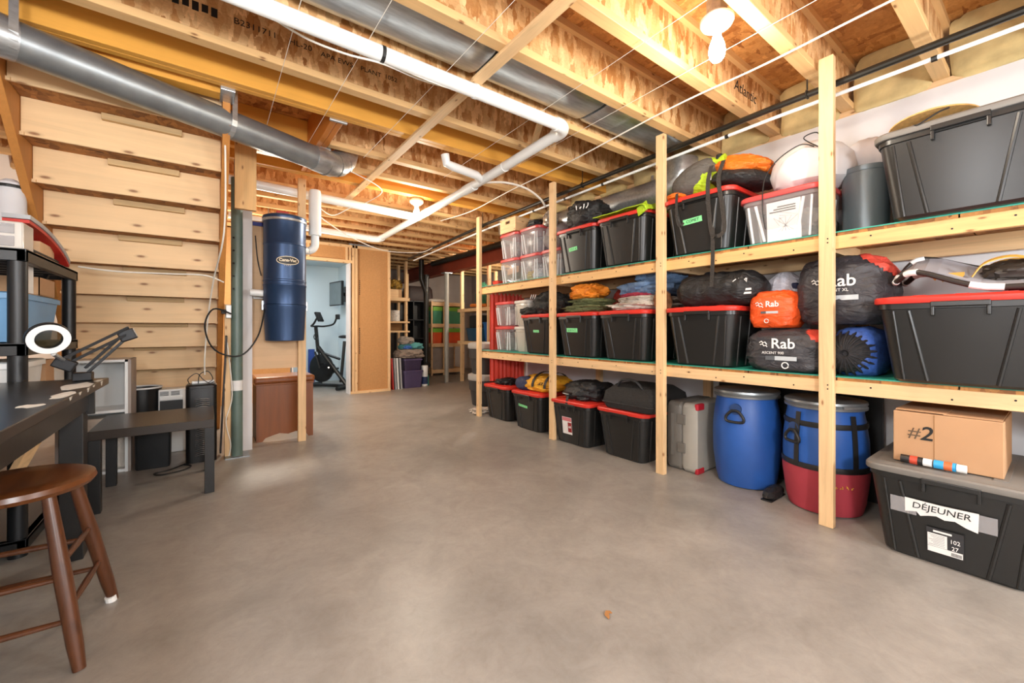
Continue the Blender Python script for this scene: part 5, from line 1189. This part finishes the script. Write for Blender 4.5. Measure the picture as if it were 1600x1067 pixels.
for i, (x, m_, lb) in enumerate(((2.50, M('red plastic', '#b52b22', .5), 'red panel leaning beside the purple totes'), (2.545, M('light grey plastic', '#a6a8ab', .4), 'grey panel leaning beside the purple totes'), (2.59, PVC, 'white panel leaning beside the purple totes'), (2.645, M('light grey plastic', '#a6a8ab', .4), 'bowed grey panel leaning against the purple totes'))):
    solo('leaning_panel', B().bar((x + .02, 6.74, .0), (x - .005, 6.75, .52), .02, .10, (0, 1, 0)), m_, lb, 'panel', (x, 6.74, 0))
t = thing('white_bucket', 'white bucket with dark blue label beside the purple totes', 'bucket', (3.13, 6.82, 0))
obj('pail', B().lathe([(.045, 0), (.05, .004), (.058, .36), (.05, .365)], (3.13, 6.80, 0), 20), PVC, t, smooth=True); obj('label', B().lathe([(.0535, .04), (.0565, .17), (.05, .17), (.05, .04)], (3.13, 6.80, 0), 20, closedprof=True), M('label navy', '#24345c', .5, 0, .4, 30), t)
solo('teal_bottle', B().lathe([(.02, 0), (.035, .003), (.035, .17), (.015, .2), (.012, .22)], (3.20, 6.86, 0), 16), M('teal plastic', '#2c8d83', .4), 'teal bottle beside the white bucket', 'bottle', (3.2, 6.86, 0), smooth=True)
t = thing('soil_stack', 'black plastic drain stack with cleanout near the far shelves', 'pipe', (3.42, 7.55, 0))
obj('stack', B().tube([(3.46, 7.45, .12), (3.46, 7.45, 2.02)], .05, 18), BLKP, t, smooth=True); obj('offset', B().tube([(3.46, 7.45, 1.72), (3.40, 7.45, 1.88), (3.36, 7.45, 1.98), (3.36, 7.45, 2.35)], .05, 18), BLKP, t, smooth=True)
obj('foot', B().tube([(3.46, 7.45, .2), (3.46, 7.46, .10), (3.46, 7.55, .05), (3.46, 7.7, .05)], .055, 16), BLKP, t, smooth=True); obj('cleanout', B().cyl((3.46, 7.40, .32), (3.46, 7.35, .32), .045, 16), BLKP, t)
obj('cross_run', B().tube([(3.62, 7.5, 2.30), (3.62, 4.4, 2.30)], .05, 16), BLKP, t, smooth=True); obj('collar', B().cyl((3.46, 7.45, 2.0), (3.46, 7.45, 2.07), .06, 18), BLKP, t, smooth=True)
t = thing('bookcase', 'black open shelving unit against the far wall', 'shelf', (3.5, 8.6, 0))
for x in (3.28, 3.58, 3.88): obj('side', B().box(x, x + .02, 8.35, 8.65, 0, 1.62), BCABLE, t)
for z in (0, .42, .80, 1.2, 1.60): obj('board', B().box(3.28, 3.90, 8.35, 8.65, z, z + .02), METD, t)
obj('back', B().box(3.28, 3.9, 8.65, 8.66, 0, 1.62), BCABLE, t)
solo('brown_bag', B().rings([[(3.75 + x * f, 8.5 + y * f, z) for x, y in rr(.62, .3, .06)] for f, z in ((.96, 1.622), (1, 1.66), (.95, 1.88), (.8, 1.94))]), M('brown leather', '#33201c', .55), 'dark brown bag on top of the black shelving unit', 'bag', (3.75, 8.5, 1.622), smooth=True)
t = thing('bin_rack', 'wooden rack holding green and orange bins at the far wall', 'rack', (4.3, 8.4, 0))
for x in (3.93, 4.22, 4.72): obj('upright', B().box(x, x + .03, 8.20, 8.23, 0, 1.62), PINE['z'], t); obj('upright', B().box(x, x + .03, 8.65, 8.68, 0, 1.62), PINE['z'], t)
for z in (.05, .62, 1.05, 1.52): obj('rail', B().box(3.93, 4.75, 8.199, 8.679, z, z + .08), PINE['x'], t)
GB, OB, LG2 = M('green plastic', '#3f8f6c', .5), M('orange plastic', '#d9531f', .5), M('lime plastic', '#6fae33', .5)
for i, (x, z, m1, m2, lb) in enumerate(((3.965, 1.131, GB, LG2, 'green bin with lime lid beside the black shelving unit'), (4.255, 1.131, GB, LG2, 'green bin with lime lid beside the steel post'), (3.965, .701, OB, LG2, 'orange bin with lime lid beside the black shelving unit'), (4.255, .701, OB, LG2, 'orange bin with lime lid beside the steel post'))):
    box_lid('storage_bin', lb, x, x + .24 + (.2 if i % 2 else 0), 8.205 - .01, 8.62, z, z + (.37 if i < 2 else .33), m1, m2, 'bin', .95, .09, 'coloured bins in the wooden rack')
for i, x in enumerate((3.97, 4.26)): solo('pallet_board', B().box(x, x + .24, 8.25, 8.27, .131, .60), M('grey board', '#8c8177', .8, 0, .15, 8), ['grey board standing under the orange bin next to the black unit', 'grey board standing under the orange bin next to the post'][i], 'board', (x + .12, 8.26, .131))
solo('white_cushion', B().blob((4.15, 8.45, 1.65), (.25, .15, .05), 130, .1), OFFW, 'white cushion lying on the bin rack', 'cushion', (4.15, 8.45, 1.6), smooth=True)
t = thing('stud_rack', 'tall stud rack with deep shelves at the outer wall', 'rack', (4.6, 6.9, 0))
for x, y in ((3.985, 7.0), (3.985, 6.05), (4.78, 7.0), (4.78, 6.05)): obj('upright', B().box(x, x + .06, y, y + .045, 0, 2.2), PINE['z'], t)
for z in (.72, 1.34): obj('deck', B().box(3.98, 4.85, 5.6, 7.15, z, z + .06), PINE['y'], t)
box_lid('storage_tote', 'dark blue tote on the stud rack under a black case', 4.06, 4.70, 6.42, 6.98, .781, 1.03, M('dark teal blue', '#1f4a66', .45), M('dark teal blue', '#1f4a66', .45))
box_lid('storage_tote', 'bright blue tote on the stud rack beside the dark blue tote', 4.06, 4.70, 5.75, 6.38, .781, 1.14, M('strong blue', '#1d5a9c', .45), M('strong blue', '#1d5a9c', .45))
solo('black_case', B().box(4.1, 4.6, 6.5, 6.9, 1.032, 1.27), M('black matte plastic', '#1d1f21', .5), 'black case on the dark blue tote', 'case', (4.35, 6.7, 1.032), bev=.02)
solo('loose_papers', B().blob((4.35, 6.05, 1.19), (.22, .2, .045), 131, .3), OFFW, 'pale rumpled papers on the bright blue tote', 'papers', (4.35, 6.05, 1.142), smooth=True)
solo('black_duffel', B().blob((4.4, 5.98, 1.66), (.28, .26, .255), 132, .15), BLKF, 'round black duffel on the stud rack top shelf', 'bag', (4.4, 5.98, 1.402), smooth=True)
solo('plush_toy', B().blob((4.45, 6.55, 1.62), (.14, .12, .21), 133, .15), M('tan plush', '#a9702f', .9), 'tan plush toy on the stud rack top shelf', 'toy', (4.45, 6.55, 1.402), smooth=True)
solo('green_tarp', B().blob((4.45, 6.88, 1.68), (.15, .16, .27), 134, .2), M('green tarp', '#1f5a42', .6), 'dark green tarp bundle on the stud rack', 'tarp', (4.45, 6.88, 1.402), smooth=True)
solo('wood_piece', B().bar((4.1, 6.25, 1.44), (4.1, 6.8, 1.46), .1, .06), M('orange wood', '#b96a22', .6), 'orange wooden piece on the stud rack shelf edge', 'wood piece', (4.1, 6.5, 1.402), bev=.02)
solo('dark_tub', B().rings([[(4.15 + x * f, 6.5 + y * f, z) for x, y in rr(.3, .3, .05)] for f, z in ((.85, 0), (1, .45))]), M('dark grey plastic', '#2e3134', .5), 'dark grey tub on the floor below the dark blue tote', 'tub', (4.15, 6.5, 0), smooth=True)
GRB = M('charcoal bin', '#2c2d2e', .5); GRL = M('light grey lid', '#a7a5a0', .5)
def rbin(z, label):
    c = (3.02, 4.66); t = thing('round_bin', label, 'bin', (*c, z), 'stacked charcoal bins')
    obj('pail', B().lathe([(.16, z), (.175, z + .01), (.20, z + .20), (.215, z + .205), (.22, z + .34), (.2, z + .345)], (*c, 0), 36), GRB, t, smooth=True)
    obj('lid', B().lathe([(.225, z + .335), (.232, z + .345), (.232, z + .40), (.20, z + .415), (.02, z + .415)], (*c, 0), 36), GRL, t, smooth=True)
rbin(0, 'charcoal round bin with grey lid on the floor, bottom of its stack'); rbin(.416, 'charcoal round bin with grey lid atop another bin')
solo('paper_scraps', B().blob((2.66, 4.22, .03), (.10, .08, .028), 140, .5, 4), OFFW, 'crumpled pale straps on the floor at the rack end', 'straps', (2.66, 4.22, 0), smooth=True)
lf = B(); lf.prism([(0, 0), (.012, .006), (.02, .018), (.032, .012), (.034, .024), (.022, .032), (.012, .028), (.002, .022)], (1.115, .94, .003), (1, 0, 0), (0, 1, .12), .0015)
solo('dry_leaf', lf, M('dry leaf', '#9a6a3a', .8), 'small dry brown leaf on the concrete floor', 'leaf', (1.12, .95, .002))
solo('yellow_insulation', B().box(3.165, 3.198, -.88, .10, .0, .60), INSUL, 'yellow insulation slab standing behind the cardboard box', 'insulation', (3.15, -.4, 0))
